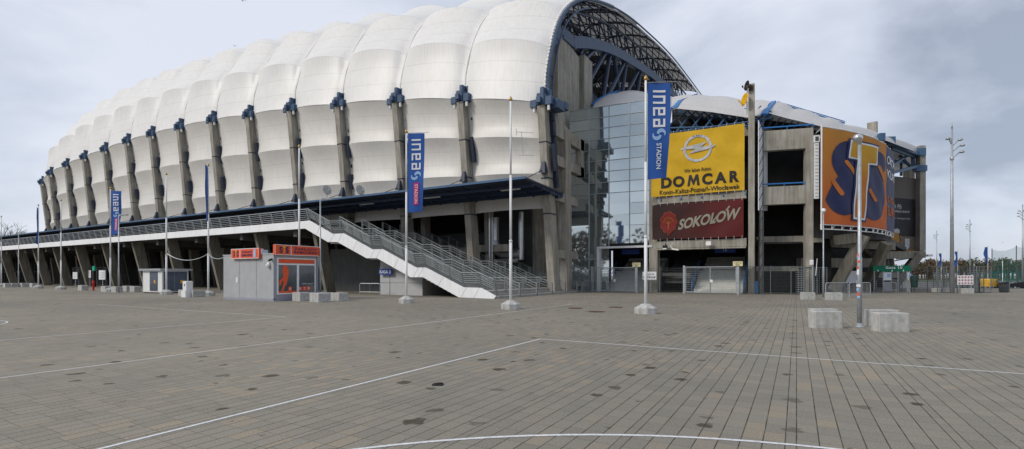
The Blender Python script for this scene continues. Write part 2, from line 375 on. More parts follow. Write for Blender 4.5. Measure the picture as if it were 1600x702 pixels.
# decals: (a,b) shapes mapped on a surface function
def text_mesh(s,bold=0,shear=0,space=1.0):
    cu=bpy.data.curves.new('t','FONT'); cu.body=s; cu.size=1; cu.offset=bold; cu.shear=shear; cu.space_character=space; cu.resolution_u=4; cu.fill_mode='FRONT'
    ob=bpy.data.objects.new('t',cu); C.objects.link(ob); bpy.context.view_layer.update()
    me=bpy.data.meshes.new_from_object(ob.evaluated_get(bpy.context.evaluated_depsgraph_get()))
    bpy.data.objects.remove(ob); bpy.data.curves.remove(cu); return me
def fit_text(s,a0,b0,a1,b1,bold=0,shear=0,space=1.0,rot=False,skew=0):
    me=text_mesh(s,bold,shear,space); bm=bmesh.new(); bm.from_mesh(me); bpy.data.meshes.remove(me)
    xs=[v.co.x for v in bm.verts]; ys=[v.co.y for v in bm.verts]; x0,x1,y0,y1=min(xs),max(xs),min(ys),max(ys)
    for v in bm.verts:
        p=(v.co.x-x0)/(x1-x0); q=(v.co.y-y0)/(y1-y0)
        if rot: v.co=(a0+(a1-a0)*q,b1-(b1-b0)*p,0)      # reads downward, letter tops to the right
        else: v.co=(a0+(a1-a0)*p,b0+(b1-b0)*q+skew*p,0)
    return bm
def poly_bm(polys):
    bm=bmesh.new()
    for pl in polys:
        vs=[bm.verts.new((a,b,0)) for a,b in pl]
        bm.faces.new(vs)
    return bm
def ribbon(pts,w):
    out=[]
    for i in range(len(pts)-1):
        p=Vector(pts[i]);q=Vector(pts[i+1]);d=(q-p).normalized();n=Vector((-d.y,d.x))*w/2;e=d*w/2
        a=[p-e-n,q+e-n,q+e+n,p-e+n]; out.append([tuple(x) for x in a])
    return out
def decal(name,bm,surf,off,mat,parent,step=None,bstep=None):
    if step:
        xs=[v.co.x for v in bm.verts]; x=min(xs)+step
        while x<max(xs):
            bmesh.ops.bisect_plane(bm,geom=bm.verts[:]+bm.edges[:]+bm.faces[:],plane_co=(x,0,0),plane_no=(1,0,0)); x+=step
    if bstep:
        ys=[v.co.y for v in bm.verts]; y=min(ys)+bstep
        while y<max(ys):
            bmesh.ops.bisect_plane(bm,geom=bm.verts[:]+bm.edges[:]+bm.faces[:],plane_co=(0,y,0),plane_no=(0,1,0)); y+=bstep
    mb=MB(); bm.verts.ensure_lookup_table(); bm.verts.index_update()
    mb.v=[Vector(surf(v.co.x,v.co.y,off)) for v in bm.verts]; mb.f=[tuple(v.index for v in f.verts) for f in bm.faces]; mb.m=[0]*len(mb.f)
    bm.free(); return mb.build(name,mat,parent)
def plane_surf(o,x,z,n):
    o=Vector(o);x=Vector(x);z=Vector(z);n=Vector(n)
    return lambda a,b,off: o+x*a+z*b+n*off
def circle(cx,cy,r,n=28,ry=None,a0=0): 
    ry=ry or r
    return [(cx+r*math.cos(2*math.pi*k/n+a0),cy+ry*math.sin(2*math.pi*k/n+a0)) for k in range(n)]
def ring(cx,cy,r0,r1,n=36,s=0,e=360):
    out=[]
    for k in range(n):
        a=R(s+(e-s)*k/n); b=R(s+(e-s)*(k+1)/n)
        out.append([(cx+r0*math.cos(a),cy+r0*math.sin(a)),(cx+r1*math.cos(a),cy+r1*math.sin(a)),(cx+r1*math.cos(b),cy+r1*math.sin(b)),(cx+r0*math.cos(b),cy+r0*math.sin(b))])
    return out
INEA=[[(0,0),(0,1)],[(0,0),(0,1),(.8,1),(.8,0)],[(.85,0),(0,0),(0,1),(.8,1),(.8,.5),(0,.5)],[(0,1),(.8,1),(.8,0),(0,0),(0,.5),(.8,.5)]]
# =================================================================== GROUND
def gz(y):
    t=min(1,max(0,(y-82)/45)); return -1.15*t*t*(3-2*t)
g=MB(); ys=[-900,-200,-40,0,20,40,60,80]+[82+45*i/10 for i in range(1,11)]+[160,250,500,1200,3500]; xs=[-2500,-600,-160,-80,0,60,160,600,2500]
for y in ys:
    for x in xs: g.v.append(Vector((x,y,gz(y))))
nx=len(xs)
for j in range(len(ys)-1):
    for i in range(nx-1): g.f.append((j*nx+i,j*nx+i+1,(j+1)*nx+i+1,(j+1)*nx+i)); g.m.append(0)
tag(g.build('ground',PAVE,org=(0,0,0)),kind='structure')
ASPH=M('asphalt',(.11,.11,.11),.85,var=.15,scale=1,bump=.3)
a=MB(); ys2=[84+3*i for i in range(22)]+[200,260]
for y in ys2: a.v+= [Vector((18,y,gz(y)+.012)),Vector((190,y,gz(y)+.012))]
for j in range(len(ys2)-1): a.f.append((2*j,2*j+1,2*j+3,2*j+2)); a.m.append(0)
tag(a.build('car_park',ASPH),kind='structure')
GRASS=M('grass_field',(.05,.075,.03),.95,var=.3,scale=.5)
for nm,(x0,y0,x1,y1) in (('grass_field',(10,262,400,520)),('grass_field',(-420,60,-185,300))):
    a=MB(); z=gz(y0)+.014 if y0>200 else .014
    if y0<100:
        for j,y in enumerate(ys2): a.v+=[Vector((x0,y,gz(y)+.014)),Vector((x1,y,gz(y)+.014))]
        for j in range(len(ys2)-1): a.f.append((2*j,2*j+1,2*j+3,2*j+2)); a.m.append(0)
    else: a.quad((x0,y0,z),(x1,y0,z),(x1,y1,z),(x0,y1,z))
    tag(a.build(nm,GRASS),kind='structure')
# painted lines
LINEW=M('line_paint_white',(.66,.67,.68),.7,var=.22,scale=22)
LINEG=M('line_paint_worn',(.52,.51,.48),.7,var=.15,scale=6)
def line(name,pts,w,mat):
    m=MB(); z=.004
    for i in range(len(pts)-1):
        p=Vector((*pts[i],z));q=Vector((*pts[i+1],z));d=(q-p).normalized();n=Vector((-d.y,d.x,0))*w/2
        m.quad(p-n,q-n,q+n,p+n)
    return tag(m.build(name,mat),kind='structure')
line('court_line',[(-5.72,-6),(-5.72,11.405)],.05,LINEW)
line('court_line',[(-5.69,11.38),(14,11.38)],.05,LINEW)
line('court_circle',[(1.3+6.3*math.cos(R(a)),-.65+6.3*math.sin(R(a))) for a in range(15,200,3)],.05,LINEW)
line('worn_line',[(-11.05,-6),(-11.0,26)],.07,LINEG)
line('worn_line',[(-17.4,-6),(-17.4,12.35)],.075,LINEG)
line('worn_line',[(-17.4,12.33),(-34,12.33)],.075,LINEG)
line('court_circle',[(-24.6+2.6*math.cos(R(a)),3.6+2.6*math.sin(R(a))) for a in range(20,110,5)],.05,LINEW)
# manhole covers
RUST=M('rusty_iron',(.10,.055,.035),.8,var=.3,scale=8)
for i,(u,v,lb) in enumerate(((932,487.5,'rusty round manhole cover set in the paving right of the bare pole'),(962,480.5,'grey round manhole cover in the paving farther from the camera'),(899,482,'rusty manhole cover in the paving left of the other two'))):
    p=G(u,v); m=MB(); m.lathe((p.x,p.y,.002),[(.36,0),(.36,.012)],20)
    for k in range(6): m.beam((p.x-.28,p.y-.25+.1*k,.0165),(p.x+.28,p.y-.25+.1*k,.0165),.03,.006)
    tag(m.build('manhole_cover',RUST,org=(p.x,p.y,0)),lb,'manhole cover','manhole covers in the plaza')
p=G(684,602); m=MB(); m.cbox((p.x,p.y,.003),.16,.10,.02,.4,.008); m.cbox((p.x+.02,p.y+.01,.023),.1,.06,.012,.9)
tag(m.build('litter',BLACK,org=p),'small black scrap of litter lying on the paving','litter')

# =================================================================== STADIUM
tops=[(848,160),(722,155),(620,157),(530,163),(455,170),(390,180),(333,188),(282,199),(238,210),(200,221),(165,234),(133,246),(105,258),(80,271),(67,285)]
P=[]
for i,(u,v) in enumerate(tops):
    X=-19-8.4*i; a,b=dr(u); d=X/a; P.append(Vector((X,d*b,ZV(v,d))))
P[4].y=38.05
P.append(Vector((-144,43.5,19.8))); P.append(Vector((-149.5,50,18)))
ST=thing('stadium',(-19,40,0),'huge stadium with bulging white membrane roof and leaning concrete pylons','stadium')
prof=[(0,0),(.1,2.4),(1.0,5.3),(2.1,7.6),(3.8,9.8),(6.8,12.2),(11.3,14.4),(19.8,17.3),(30.6,19.8),(50.8,23.2),(80,26)]
KS=[1,1,1,1.02,1.04,1.05,1.07,1.09,1.1,1.13,1.15,1.15,1.1,1.05,1,.95,.9]
# smooth profile by Catmull-Rom then resample by arc length
def cr_pts(p,n=10):
    out=[]
    for i in range(len(p)-1):
        p0=Vector(p[max(i-1,0)]);p1=Vector(p[i]);p2=Vector(p[i+1]);p3=Vector(p[min(i+2,len(p)-1)])
        for k in range(n):
            t=k/n; out.append(.5*((2*p1)+(-p0+p2)*t+(2*p0-5*p1+4*p2-p3)*t*t+(-p0+3*p1-3*p2+p3)*t**3))
    out.append(Vector(p[-1])); return out
cp=cr_pts(prof); al=[0]
for i in range(1,len(cp)): al.append(al[-1]+(cp[i]-cp[i-1]).length)
def prof_at(s):
    for i in range(1,len(al)):
        if s<=al[i] or i==len(al)-1:
            t=(s-al[i-1])/(al[i]-al[i-1]); q=cp[i-1].lerp(cp[i],t); tg=(cp[i]-cp[i-1]).normalized(); return q,tg
rows=[0,5.45,11.0,17.6,24.5,31.5,39,47,55,63,71,79,al[-1]]
def pp(x):
    i=min(int(x),len(P)-2); f=x-i; return P[i].lerp(P[i+1],f),KS[i]*(1-f)+KS[i+1]*f
RBY=.55     # membrane sits behind the pylon front by this much
def roof_pt(x,row,gf,amp=1.25,off=0):
    c,k=pp(x); s=rows[row]+(rows[row+1]-rows[row])*gf
    q,tg=prof_at(s); n=Vector((0,-tg.y,tg.x)); f=x-int(x) if x<len(P)-1 else 0
    a=amp*(max(0,4*f*(1-f))**.62)*(1-.58*math.sin(math.pi*gf)**.85)
    if row==0 and gf<.5: a*=.8+.4*gf
    return Vector((c.x,c.y+RBY+q.x,c.z+q.y*k))+n*(a+off)
NB=len(P)-1; SUB=14; RS=7
r=MB(); uvs=[]
for row in range(len(rows)-1):
    base=len(r.v); nxp=NB*SUB+1
    for j in range(RS+1):
        for i in range(nxp):
            x=i/SUB; r.v.append(roof_pt(x,row,j/RS)); uvs.append((x,row+j/RS+.5/3))
    for j in range(RS):
        for i in range(nxp-1):
            a=base+j*nxp+i; r.f.append((a,a+1,a+nxp+1,a+nxp)); r.m.append(0)
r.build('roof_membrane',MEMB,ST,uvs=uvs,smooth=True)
# facade membrane below the brackets: three rows down to z 7.6
r=MB(); uvs=[]
def fac_pt(x,row,gf,amp=.95):
    c,k=pp(x); t=(row+gf)/3; z=c.z+(7.6-c.z)*t
    f=x-int(x) if x<len(P)-1 else 0
    a=amp*(max(0,4*f*(1-f))**.62)*(1-.65*math.sin(math.pi*gf)**.85)
    return Vector((c.x,c.y+RBY+ (c.z-z)/c.z*2.4-a,z))
for row in range(3):
    base=len(r.v); nxp=NB*SUB+1
    for j in range(RS+1):
        for i in range(nxp):
            x=i/SUB; r.v.append(fac_pt(x,row,j/RS)); uvs.append((x,row+j/RS+.5/3))
    for j in range(RS):
        for i in range(nxp-1):
            a=base+j*nxp+i; r.f.append((a,a+nxp,a+nxp+1,a+1)); r.m.append(0)
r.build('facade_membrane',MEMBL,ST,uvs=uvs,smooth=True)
# crumpled weather seams over the ribs
s_=MB()
for i in range(0,NB):
    pts=[]; rr=[]
    for row in range(6):
        for j in range(4):
            q=roof_pt(i,row,j/4,0,.03); pts.append(q+Vector((random.uniform(-.05,.05),random.uniform(-.03,.03),0))); rr.append(random.uniform(.07,.17))
    s_.tube(pts,rr,6)
s_.build('rib_cover',MEMB,ST,smooth=True)
# end edge: blue arch tube with white fixing blocks
e_=MB(); pts=[roof_pt(0,row,j/4,0,.05)+Vector((.28,0,0)) for row in range(len(rows)-1) for j in range(5)]
e_.tube(pts[:22],.17,8); e_.tube(pts[21:],.11,6); e_.cur=1
for row in range(4):
    for j in range(14):
        q=roof_pt(0,row,j/14,0,.2)+Vector((.05,0,0)); e_.cbox(q,.16,.16,.14)
e_.cur=0
pts2=[roof_pt(0,row,j/4,0,-.8)+Vector((.28,0,0)) for row in range(len(rows)-1) for j in range(5)]
e_.tube(pts2[:16],.09,6)
for i in range(0,16,2): e_.tube([pts[i],pts2[i]],.05,5)
e_.build('roof_edge_tube',[NAVYM,WPAINT],ST)
# purlin arches, diagonals and trusses under the membrane
for b_ in range(0,7):
    t=MB()
    for row in range(1,len(rows)-1):
        pts=[roof_pt(b_+i/8,row,0,1.25,-.35) if i<8 else roof_pt(b_+.9999,row,0,1.25,-.35) for i in range(9)]
        t.tube(pts,.13,5)
        mids=[roof_pt(b_+i/8+.0001,row,.5,.6,-.35) for i in range(0,8,1)]; t.tube(mids,.06,4)
        for i in range(0,8):
            t.tube([pts[i],mids[min(i+1,7)]],.08,4); t.tube([mids[i],pts[i+1]],.08,4)
            if i%2==0 and row<len(rows)-2: t.tube([mids[i],roof_pt(b_+min((i+1)/8,.999),row+1,0,1.25,-.35)],.07,4)
            if row>1:
                nx_=[roof_pt(b_+min((i+.5)/8,.999),row-1,.5,.6,-.35)]
                t.tube([pts[i],nx_[0]],.08,4)
    t.build('roof_lattice',NAVYD,ST)
for i in range(0,9):
    t=MB(); up=[];lo=[]
    for row in range(1,len(rows)-1):
        for j in (0,.5):
            up.append(roof_pt(i,row,j,0,-.5)); dep=3.6 if row>2 else 2.2
            lo.append(roof_pt(i,row,j,0,-dep))
    if i==0:
        sh=Vector((-2.2,0,0)); up=[q+sh for q in up]; lo=[q+sh for q in lo]
    t.tube(up,.16,6); 
    if i: t.tube(lo,.3,6)
    for k in range(len(up)):
        t.tube([up[k],lo[k]],.1,4)
        if k<len(up)-1: t.tube([up[k],lo[k+1]],.1,4)
    t.build('roof_truss',NAVYD if i else NAVY,ST)
    if i==0:
        t=MB()
        for k in range(1,len(lo)-1): t.beam(lo[k],lo[k+1],.7,1.25)
        t.build('arch_girder',NAVYM,ST)
        t=MB()
        for (u0,v0,u1,v1) in ((954,77,942,146),(945,83,920,122),(979,91,971,146),(977,94,948,148),(1002,103,994,146),(1000,105,975,148),(1024,118,1017,150),(1022,120,1000,152),(958,80,968,146),(932,75,905,95),(918,60,905,80)):
            t.tube([onX(u0,-21.4,v0),onX(u1,-21.6,v1+6)],.3,7)
        t.each('roof_strut',NAVY,ST)
        t=MB(); t.beam(onX(905,-22.2,172),onX(1010,-22.2,158),.8,1.1)
        t.beam(onX(905,-22.6,135),onX(938,-22.6,168),.6,1.1)
        for k in range(26):
            a=random.uniform(905,1030); b=random.uniform(90,150); t.tube([onX(a,-26-random.random()*9,b),onX(a+random.uniform(-30,30),-26-random.random()*9,b+random.uniform(-30,30))],.16,4)
        t.each('roof_strut',NAVYD,ST)
t=MB()
for (b0,b1) in ((.42,2),(2,4),(4,7)):
    for row in range(2,10):
        for j in range(2):
            q=[roof_pt(b0,row,j/2,0,-4.2),roof_pt(b1,row,j/2,0,-4.2),roof_pt(b1,row+(1 if j else 0),(0 if j else .5),0,-4.2),roof_pt(b0,row+(1 if j else 0),(0 if j else .5),0,-4.2)]
            if (row,j,b0) in ((5,0,.42),(6,0,.42),(6,1,2),(8,1,.42)): continue
            t.quad(*q)
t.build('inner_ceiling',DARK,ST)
# dark inner liner: ceiling boxes and upper tier inside
t=MB()
for i in range(0,15):
    x0=-24-8.4*i
    t.prism([(x0,46.5,25.5),(x0,74,12),(x0,74,8),(x0,46.5,20)],(-8.3,0,0))
t.build('upper_tier',CONCD,ST)
t=MB()
for k in range(11):
    y0=57+5.5*k; z0=27+ .17*(y0-57); t.box(-60,y0,z0,-27-.4*k,y0+3.6,z0+1.5)
t.build('catwalk_box',DARK,ST)
# concrete end walls behind the first pylon
t=MB(); 
t.prism([(-21,45.7,0),(-21,51.4,0),(-21,51.4,25.9),(-21,47.5,26.4),(-21,45.7,26.4)],(-3.6,0,0))
t.box(-24.2,51.9,0,-20.6,54.4,26.4)
t.box(-23.5,51.35,0,-21.4,51.95,25.6)
t.each('shear_wall',CONC,ST)
t=MB(); 
for k in range(3): t.tube([(-21,46+1.5*k,26.4),(-21,46+1.5*k,29.5-k*.2)],.06,5)
t.tube([(-21,46,29.4),(-21,51,28.4)],.06,5); t.tube([(-21,46,28),(-21,51,27.4)],.06,5)
t.box(-23.5,46,26.2,-22,50,28.2)
t.build('roof_railing',NAVYD,ST)
# pylons
for i in range(15):
    c=P[i]; m=MB(); x=c.x; zt=c.z-.35
    def Yf(z): return c.y-.45+(c.z-z)/c.z*2.2
    w_=.34
    for (z0,z1,d0,d1) in ((0,3.9,1.35,1.2),(3.9,9.3,1.2,1.15),(9.3,zt,1.15,.75)):
        m.hexa([(x-w_,Yf(z0),z0),(x+w_,Yf(z0),z0),(x+w_,Yf(z0)+d0,z0),(x-w_,Yf(z0)+d0,z0),(x-w_,Yf(z1),z1),(x+w_,Yf(z1),z1),(x+w_,Yf(z1)+d1,z1),(x-w_,Yf(z1)+d1,z1)])
    # cast joints
    py=m.build('pylon',CONC,ST)
    j=MB()
    for z in [4+k*(zt-4)/4 for k in range(1,4)]: j.box(x-w_-.03,Yf(z)-.03,z-.05,x+w_+.03,Yf(z)+1.12,z+.05)
    j.cur=0
    # dark rail behind on the right flank, with bolts
    for k in range(int((zt-9.3)/1.3)):
        z0=9.4+1.3*k; z1=min(z0+1.3,zt); j.beam((x+w_+.16,Yf(z0)+1.25,z0),(x+w_+.16,Yf(z1)+1.2,z1),.3,.5)
        j.cbox((x+w_+.34,Yf(z0)+.95,z0+.5),.2,.35,.35)
    j.build('pylon_rail',NAVYD,py)
    for (za,zb) in ((zt-5.5,zt-3.2),(zt-9,zt-7.4)):
        if za>9: j=MB(); j.beam((x+w_+.42,Yf(za)+.7,za),(x+w_+.42,Yf(zb)+.6,zb),.3,.45); j.build('side_duct',NAVYD,py)
    b=MB(); z=c.z-.35; y=c.y-.3
    b.cbox((x,y+.3,z),.85,1.3,1.15,0,.05); b.cbox((x-.85,y+.1,z-.15),.75,.7,.75,0,.05); b.cbox((x+.75,y+.2,z-.1),.95,.8,.85,0,.05)
    b.cbox((x-.05,y-.45,z+.1),.5,.5,.6,0,.04); b.cbox((x,y+.35,z+1.15),.45,.6,.75,0,.04)
    b.cbox((x+.15,y+1.0,z+.2),.8,.7,1.7,0,.04)
    if i==0: b.cbox((x+1.1,y+1.3,z-.35),1.1,1.8,.95,0,.06); b.cbox((x+1.3,y+2.6,z+.0),.8,1.0,.8,0,.06)
    b.cur=1
    b.lathe((x-.85,y+.05,z-.65),[(.13,0),(.15,.1),(.15,.5)],10); b.lathe((x+.8,y+.05,z-.65),[(.13,0),(.15,.1),(.15,.55)],10)
    o_=Vector((x,y+.4,z+.3)); b.v=[o_+(q-o_)*.84 for q in b.v]
    b.build('pylon_bracket',[M('bracket_blue',(.045,.085,.155),.5,var=.2) if i==0 else bpy.data.materials['bracket_blue'],WPAINT],py)
    # tie rod to the canopy
    q=MB(); zb=10.9; yb=Yf(zb)
    q.hexa([(x-.3,yb-.5,zb-.45),(x+.3,yb-.5,zb-.45),(x+.32,yb+.05,zb-.35),(x-.32,yb+.05,zb-.35),(x-.12,yb-.2,zb+.6),(x+.12,yb-.2,zb+.6),(x+.2,yb+.03,zb+.6),(x-.2,yb+.03,zb+.6)])
    q.tube([(x-.05,yb-.4,zb-.2),(x-.1,35.2,9.45)],.035,5); q.lathe((x-.1,35.2,9.3),[(.14,0),(.14,.22),(.05,.3)],8)
    q.build('tie_rod',NAVYD,py)
# second leg and frame behind first pylon
t=MB()
t.hexa([(-19.35,42.6,0),(-18.65,42.6,0),(-18.65,43.9,0),(-19.35,43.9,0),(-19.35,42.2,15.2),(-18.65,42.2,15.2),(-18.65,43.5,15.2),(-19.35,43.5,15.2)])
t.box(-19.3,39.2,14.2,-18.7,47.2,15.3) ; t.box(-19.3,39.5,11.6,-18.7,47.2,12.5); t.box(-19.25,40.2,8.4,-18.75,45.6,9.2); t.box(-19.25,40.4,3.2,-18.75,45.4,3.95)
t.box(-19.3,46.2,11.6,-18.7,47.1,15.3)
t.hexa([(-19.3,38.6,15.3),(-18.7,38.6,15.3),(-18.7,44,15.3),(-19.3,44,15.3),(-19.3,38.5,16.2),(-18.7,38.5,16.2),(-18.7,41,15.9),(-19.3,41,15.9)])
t.each('end_frame',CONC,ST)
t=MB(); t.tube([(-19.6,37.7,13.9),(-21.1,37.3,14.1)],.025,5); t.tube([(-19.6,37.9,12),(-21.0,37.5,12.1)],.025,5); t.tube([(-20.6,37.3,14.05),(-20.5,37.5,12.1)],.025,5); t.tube([(-21.1,37.3,14.4),(-21.1,37.3,13.8)],.03,5)
t.each('hook_bracket',GALV,ST)
# canopy
t=MB(); XE=-18.3; XL=-150
t.prism([(XE,33.9,9.12),(XE,41.0,8.95),(XE,41.0,9.1),(XE,33.9,9.3)],(XL-XE,0,0))
cn=t.build('canopy',NAVYD,ST)
t=MB(); t.box(XL,33.75,9.18,XE+.05,33.9,9.36); t.box(XL,40.9,8.75,XE,41.05,8.9)
t.build('canopy_edge',BLUE,cn)
t=MB(); x=XE-.1
while x>XL:
    t.prism([(x,33.9,9.1),(x,41,8.6),(x,41,8.95),(x,34,9.12)],(-.14,0,0)); x-=2.1
for y in (35.2,36.8,38.4,40): t.box(XL,y,8.85-.06*(y-34),XE-.05,y+.1,9.0)
t.build('canopy_rib',NAVY,cn)
t=MB()
for i in range(15):
    for y in (35.6,): t.box(-20.5-8.4*i-1.2,y,8.78,-20.5-8.4*i+.6,y+.3,8.86)
t.each('canopy_light',LAMPW,cn)
# terrace deck, fascia, railing, legs, walls
t=MB(); t.box(-200,29.12,5.85,-37.9,47.0,6.28); 
for i in range(18): t.box(-40.5-8.4*i,29.5,5.2,-40-8.4*i,47.0,5.85)
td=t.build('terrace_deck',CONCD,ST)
t=MB(); xs_=[-37.9-5.6*i for i in range(30)]
top0=6.51; bot0=5.83
for i in range(29):
    a,b=xs_[i]-.008,xs_[i+1]+.008
    if i==0: t.prism([(-37.59,29,6.51),(-38.19,29,5.83),(b,29,5.83),(b,29,6.51)],(0,.1,0))
    else: t.prism([(a,29,6.51),(a,29,5.83),(b,29,5.83),(b,29,6.51)],(0,.1,0))
t.build('terrace_fascia',WHITE,td)
def rail_run(t,p,q,hgt=1.05,lean=.32,n=6,post=1.4,w=.035,endp=True):
    p=Vector(p);q=Vector(q);L_=(q-p).length; k=max(1,round(L_/post)); dn=Vector((0,-1,0))
    for i in range(k+1 if endp else k):
        a=p.lerp(q,i/k); t.beam(a+Vector((0,0,-.05)),a+dn*lean+Vector((0,0,hgt)),.06,.12,up=(0,1,0))
    for j in range(n):
        f=(j+1)/n; o=dn*lean*f+Vector((0,0,hgt*f)); ww=.06 if j==n-1 else w; t.beam(p+o,q+o,ww,ww)
t=MB(); rail_run(t,(-37.7,29.1,6.51),(-200,29.1,6.51),1.0,.32,6,1.7)
t.build('terrace_railing',GALV,td)
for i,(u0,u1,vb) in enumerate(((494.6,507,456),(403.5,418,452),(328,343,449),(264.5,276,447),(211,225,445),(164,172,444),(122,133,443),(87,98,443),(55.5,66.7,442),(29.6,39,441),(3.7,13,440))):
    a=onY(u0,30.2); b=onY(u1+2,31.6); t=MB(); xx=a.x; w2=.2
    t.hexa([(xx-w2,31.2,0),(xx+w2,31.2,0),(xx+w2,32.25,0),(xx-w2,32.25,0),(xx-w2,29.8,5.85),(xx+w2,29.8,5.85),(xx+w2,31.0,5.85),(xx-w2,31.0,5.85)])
    t.each('support_leg',LEGSHADE,ST)
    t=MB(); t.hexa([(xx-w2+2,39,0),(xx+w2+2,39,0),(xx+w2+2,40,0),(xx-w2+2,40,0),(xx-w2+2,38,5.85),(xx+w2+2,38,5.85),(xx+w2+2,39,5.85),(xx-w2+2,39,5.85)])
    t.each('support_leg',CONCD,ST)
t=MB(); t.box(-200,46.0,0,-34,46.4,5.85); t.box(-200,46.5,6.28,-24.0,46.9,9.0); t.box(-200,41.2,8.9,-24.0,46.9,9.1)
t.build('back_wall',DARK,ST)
t=MB(); x=-60
while x>-190:
    t.box(x,45.85,0,x+.08,46,5.5); t.box(x,45.88,2.4,x+1.6,45.98,2.5); x-=1.6
for i in range(16): t.box(-30-8.4*i,43,6.28,-29.3-8.4*i,44,9)
t.each('wall_mullion',DGREY,ST)
t=MB(); t.box(-43.5,36.2,0,-31,36.5,4.4); t.build('stair_undercroft_wall',GWALL,ST)
t=MB(); t.box(-28.6,45.4,0,-23.9,45.8,8.9); t.box(-46,44.8,0,-28.6,45.2,6.3); t.each('grey_wall',M('charcoal_wall',(.06,.062,.065),.8,var=.15,scale=1),ST)
# silver ducts above the stair
t=MB(); 
for (xx,yy) in ((-27.2,43.4),): 
    t.tube([(xx,yy,7.6),(xx,yy,5.2),(xx+.3,yy,4.2),(xx+1.0,yy,3.9),(xx+3.2,yy,3.9)],.55,12)
    t.tube([(xx+3.2,yy,3.2),(xx+3.2,yy,8)],.28,10)
    t.tube([(xx+.4,yy-.4,3.1),(xx+3.0,yy-.4,3.1)],.22,8)
t.tube([(-26.6,41.6,0),(-26.6,41.6,9)],.12,8); t.tube([(-26.3,41.6,0),(-26.3,41.6,9)],.06,6)
t.each('air_duct',SILV,ST)
t=MB(); t.box(-29.3,41.8,4.0,-24.4,42.3,4.7); t.box(-44,43.0,3.9,-28.6,43.5,4.5); t.each('cross_beam',CONC,ST)
t=MB(); 
for (xx,yy) in ((-27.4,42.6),(-35.8,42.6),(-44.2,42.6)): t.hexa([(xx-.3,yy,0),(xx+.3,yy,0),(xx+.3,yy+.9,0),(xx-.3,yy+.9,0),(xx-.3,yy-.4,8.8),(xx+.3,yy-.4,8.8),(xx+.3,yy+.6,8.8),(xx-.3,yy+.6,8.8)])
t.each('inner_column',CONC,ST)
# ------------------------------------------------ glass facade
m=MB(); tone=[]; XA,XB=-23.9,-11.4; YG=47.5; ncol=6; cw=2.08; rh=1.1
def hole(x,z): return x>-17.3 and z<4.3
cols=[-24.6,-22.5]+[-20.45+2.06*i for i in range(5)]+[-11.4]
random.seed(5)
for ci in range(len(cols)-1):
    x0,x1=cols[ci],cols[ci+1]
    for k in range(17):
        z0=k*rh; z1=min(z0+rh,18.7)
        if hole((x0+x1)/2,z0+.3): continue
        if x0<-21 and z0>9: continue
        j=[random.gauss(0,.004) for _ in range(3)]
        m.add([(x0,YG+j[0],z0),(x1,YG+j[1],z0),(x1,YG+j[1]+j[2],z1),(x0,YG+j[0]+j[2],z1)],[(0,1,2,3)]); tone.append(random.uniform(.82,1.08))
def turn(mb):   # the facade is turned four degrees off the stand
    for v in mb.v:
        if v.x>-20.5: v.y+=(v.x+20.45)*.075
turn(m)
gl=m.build('glass_facade',GLASS,ST,tone=tone)
m=MB()
for ci,x in enumerate(cols):
    z0=4.3 if -17.3<x<-11.6 else 0; m.box(x-.035,YG-.09,z0,x+.035,YG-.01,9.0 if x<-21 else 18.7)
for k in range(18):
    z=k*rh; x0=cols[0] if z<9.2 else -20.45; x1=-11.4 if z>4.3 else -17.3; m.box(x0,YG-.07,z-.025,x1,YG-.012,z+.025)
turn(m); m.build('facade_mullion',GALV,gl)
m=MB(); m.box(-17.4,YG-.3,0,-17.2,YG-.1,4.35); m.box(-17.4,YG-.3,4.3,-11.9,YG-.1,4.5); m.box(-17.25,YG-.1,0,-17.2,YG+1.5,4.35)
m.build('entrance_frame',WPAINT,gl)
m=MB(); m.box(-24.0,46.9,0,-23.6,47.4,9.0); m.build('facade_pilaster',GRAYP,gl)
m=MB(); m.box(-20.45,YG+1.1,5,-11.4,YG+1.6,18.5); m.build('facade_backing',DARK,gl)
# ------------------------------------------------ corner building behind the banners
CB=ST
m=MB(); 
m.box(-12.2,47.3,0,-11.4,48.2,18.2)           # column left of the banners
m.box(-11.4,46.95,8.3,-3.75,47.7,9.0); m.box(-11.4,46.95,4.15,-3.75,47.7,4.85); m.box(-11.4,46.98,4.0,-3.8,47.5,4.14)
m.box(-3.6,46.95,0,-3.12,47.4,18.1)            # tall column
m.box(-3.58,47.4,0,-3.14,47.8,15)
m.box(-12,49,14.2,-3.6,49.5,15)
m.each('banner_frame_beam',CONC,CB)
m=MB(); m.box(-11.4,52,4.6,-3,52.4,16.5); m.box(-12,47.8,8.4,-3,53,8.7); m.box(-20,47.8,4.5,-3,56,4.8); m.box(-20,60,0,2,60.4,12); m.box(-20.5,48.6,0,-20.2,60,5)
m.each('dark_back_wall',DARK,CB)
m=MB(); # raking slab above the entrance
m.hexa([(-11,48.5,0.9),(-8.7,48.5,.9),(-8.7,57,4.4),(-11,57,4.4),(-11,48.5,1.2),(-8.7,48.5,1.2),(-8.7,57,4.7),(-11,57,4.7)])
m.box(-12.2,47.9,1.55,-8.6,48.2,1.85)
m.build('raking_slab',CONCD,CB)
def steps(x0,x1,y0,n,tr,ri,z0=0):
    m=MB()
    for k in range(n): m.box(x0,y0+k*tr,z0,x1,y0+n*tr+.01*k,z0+(k+1)*ri) if k==0 else m.box(x0,y0+k*tr,z0+k*ri,x1,y0+n*tr+.02*k,z0+(k+1)*ri)
    return m
for (x0,x1) in ((-17.0,-12.6),(-8.4,-4.2)):
    m=steps(x0,x1,48.6,12,.33,.17); fl=steps(x0,x1,54.2,9,.33,.17,2.04); m2=m
    m.v+=[]; b=len(m.v); m.v+=fl.v; m.f+=[tuple(b+i for i in f) for f in fl.f]; m.m+=fl.m
    m.box(x0,52.56,0,x1,54.4,2.04)
    m.build('entrance_stair',STEPL,CB)
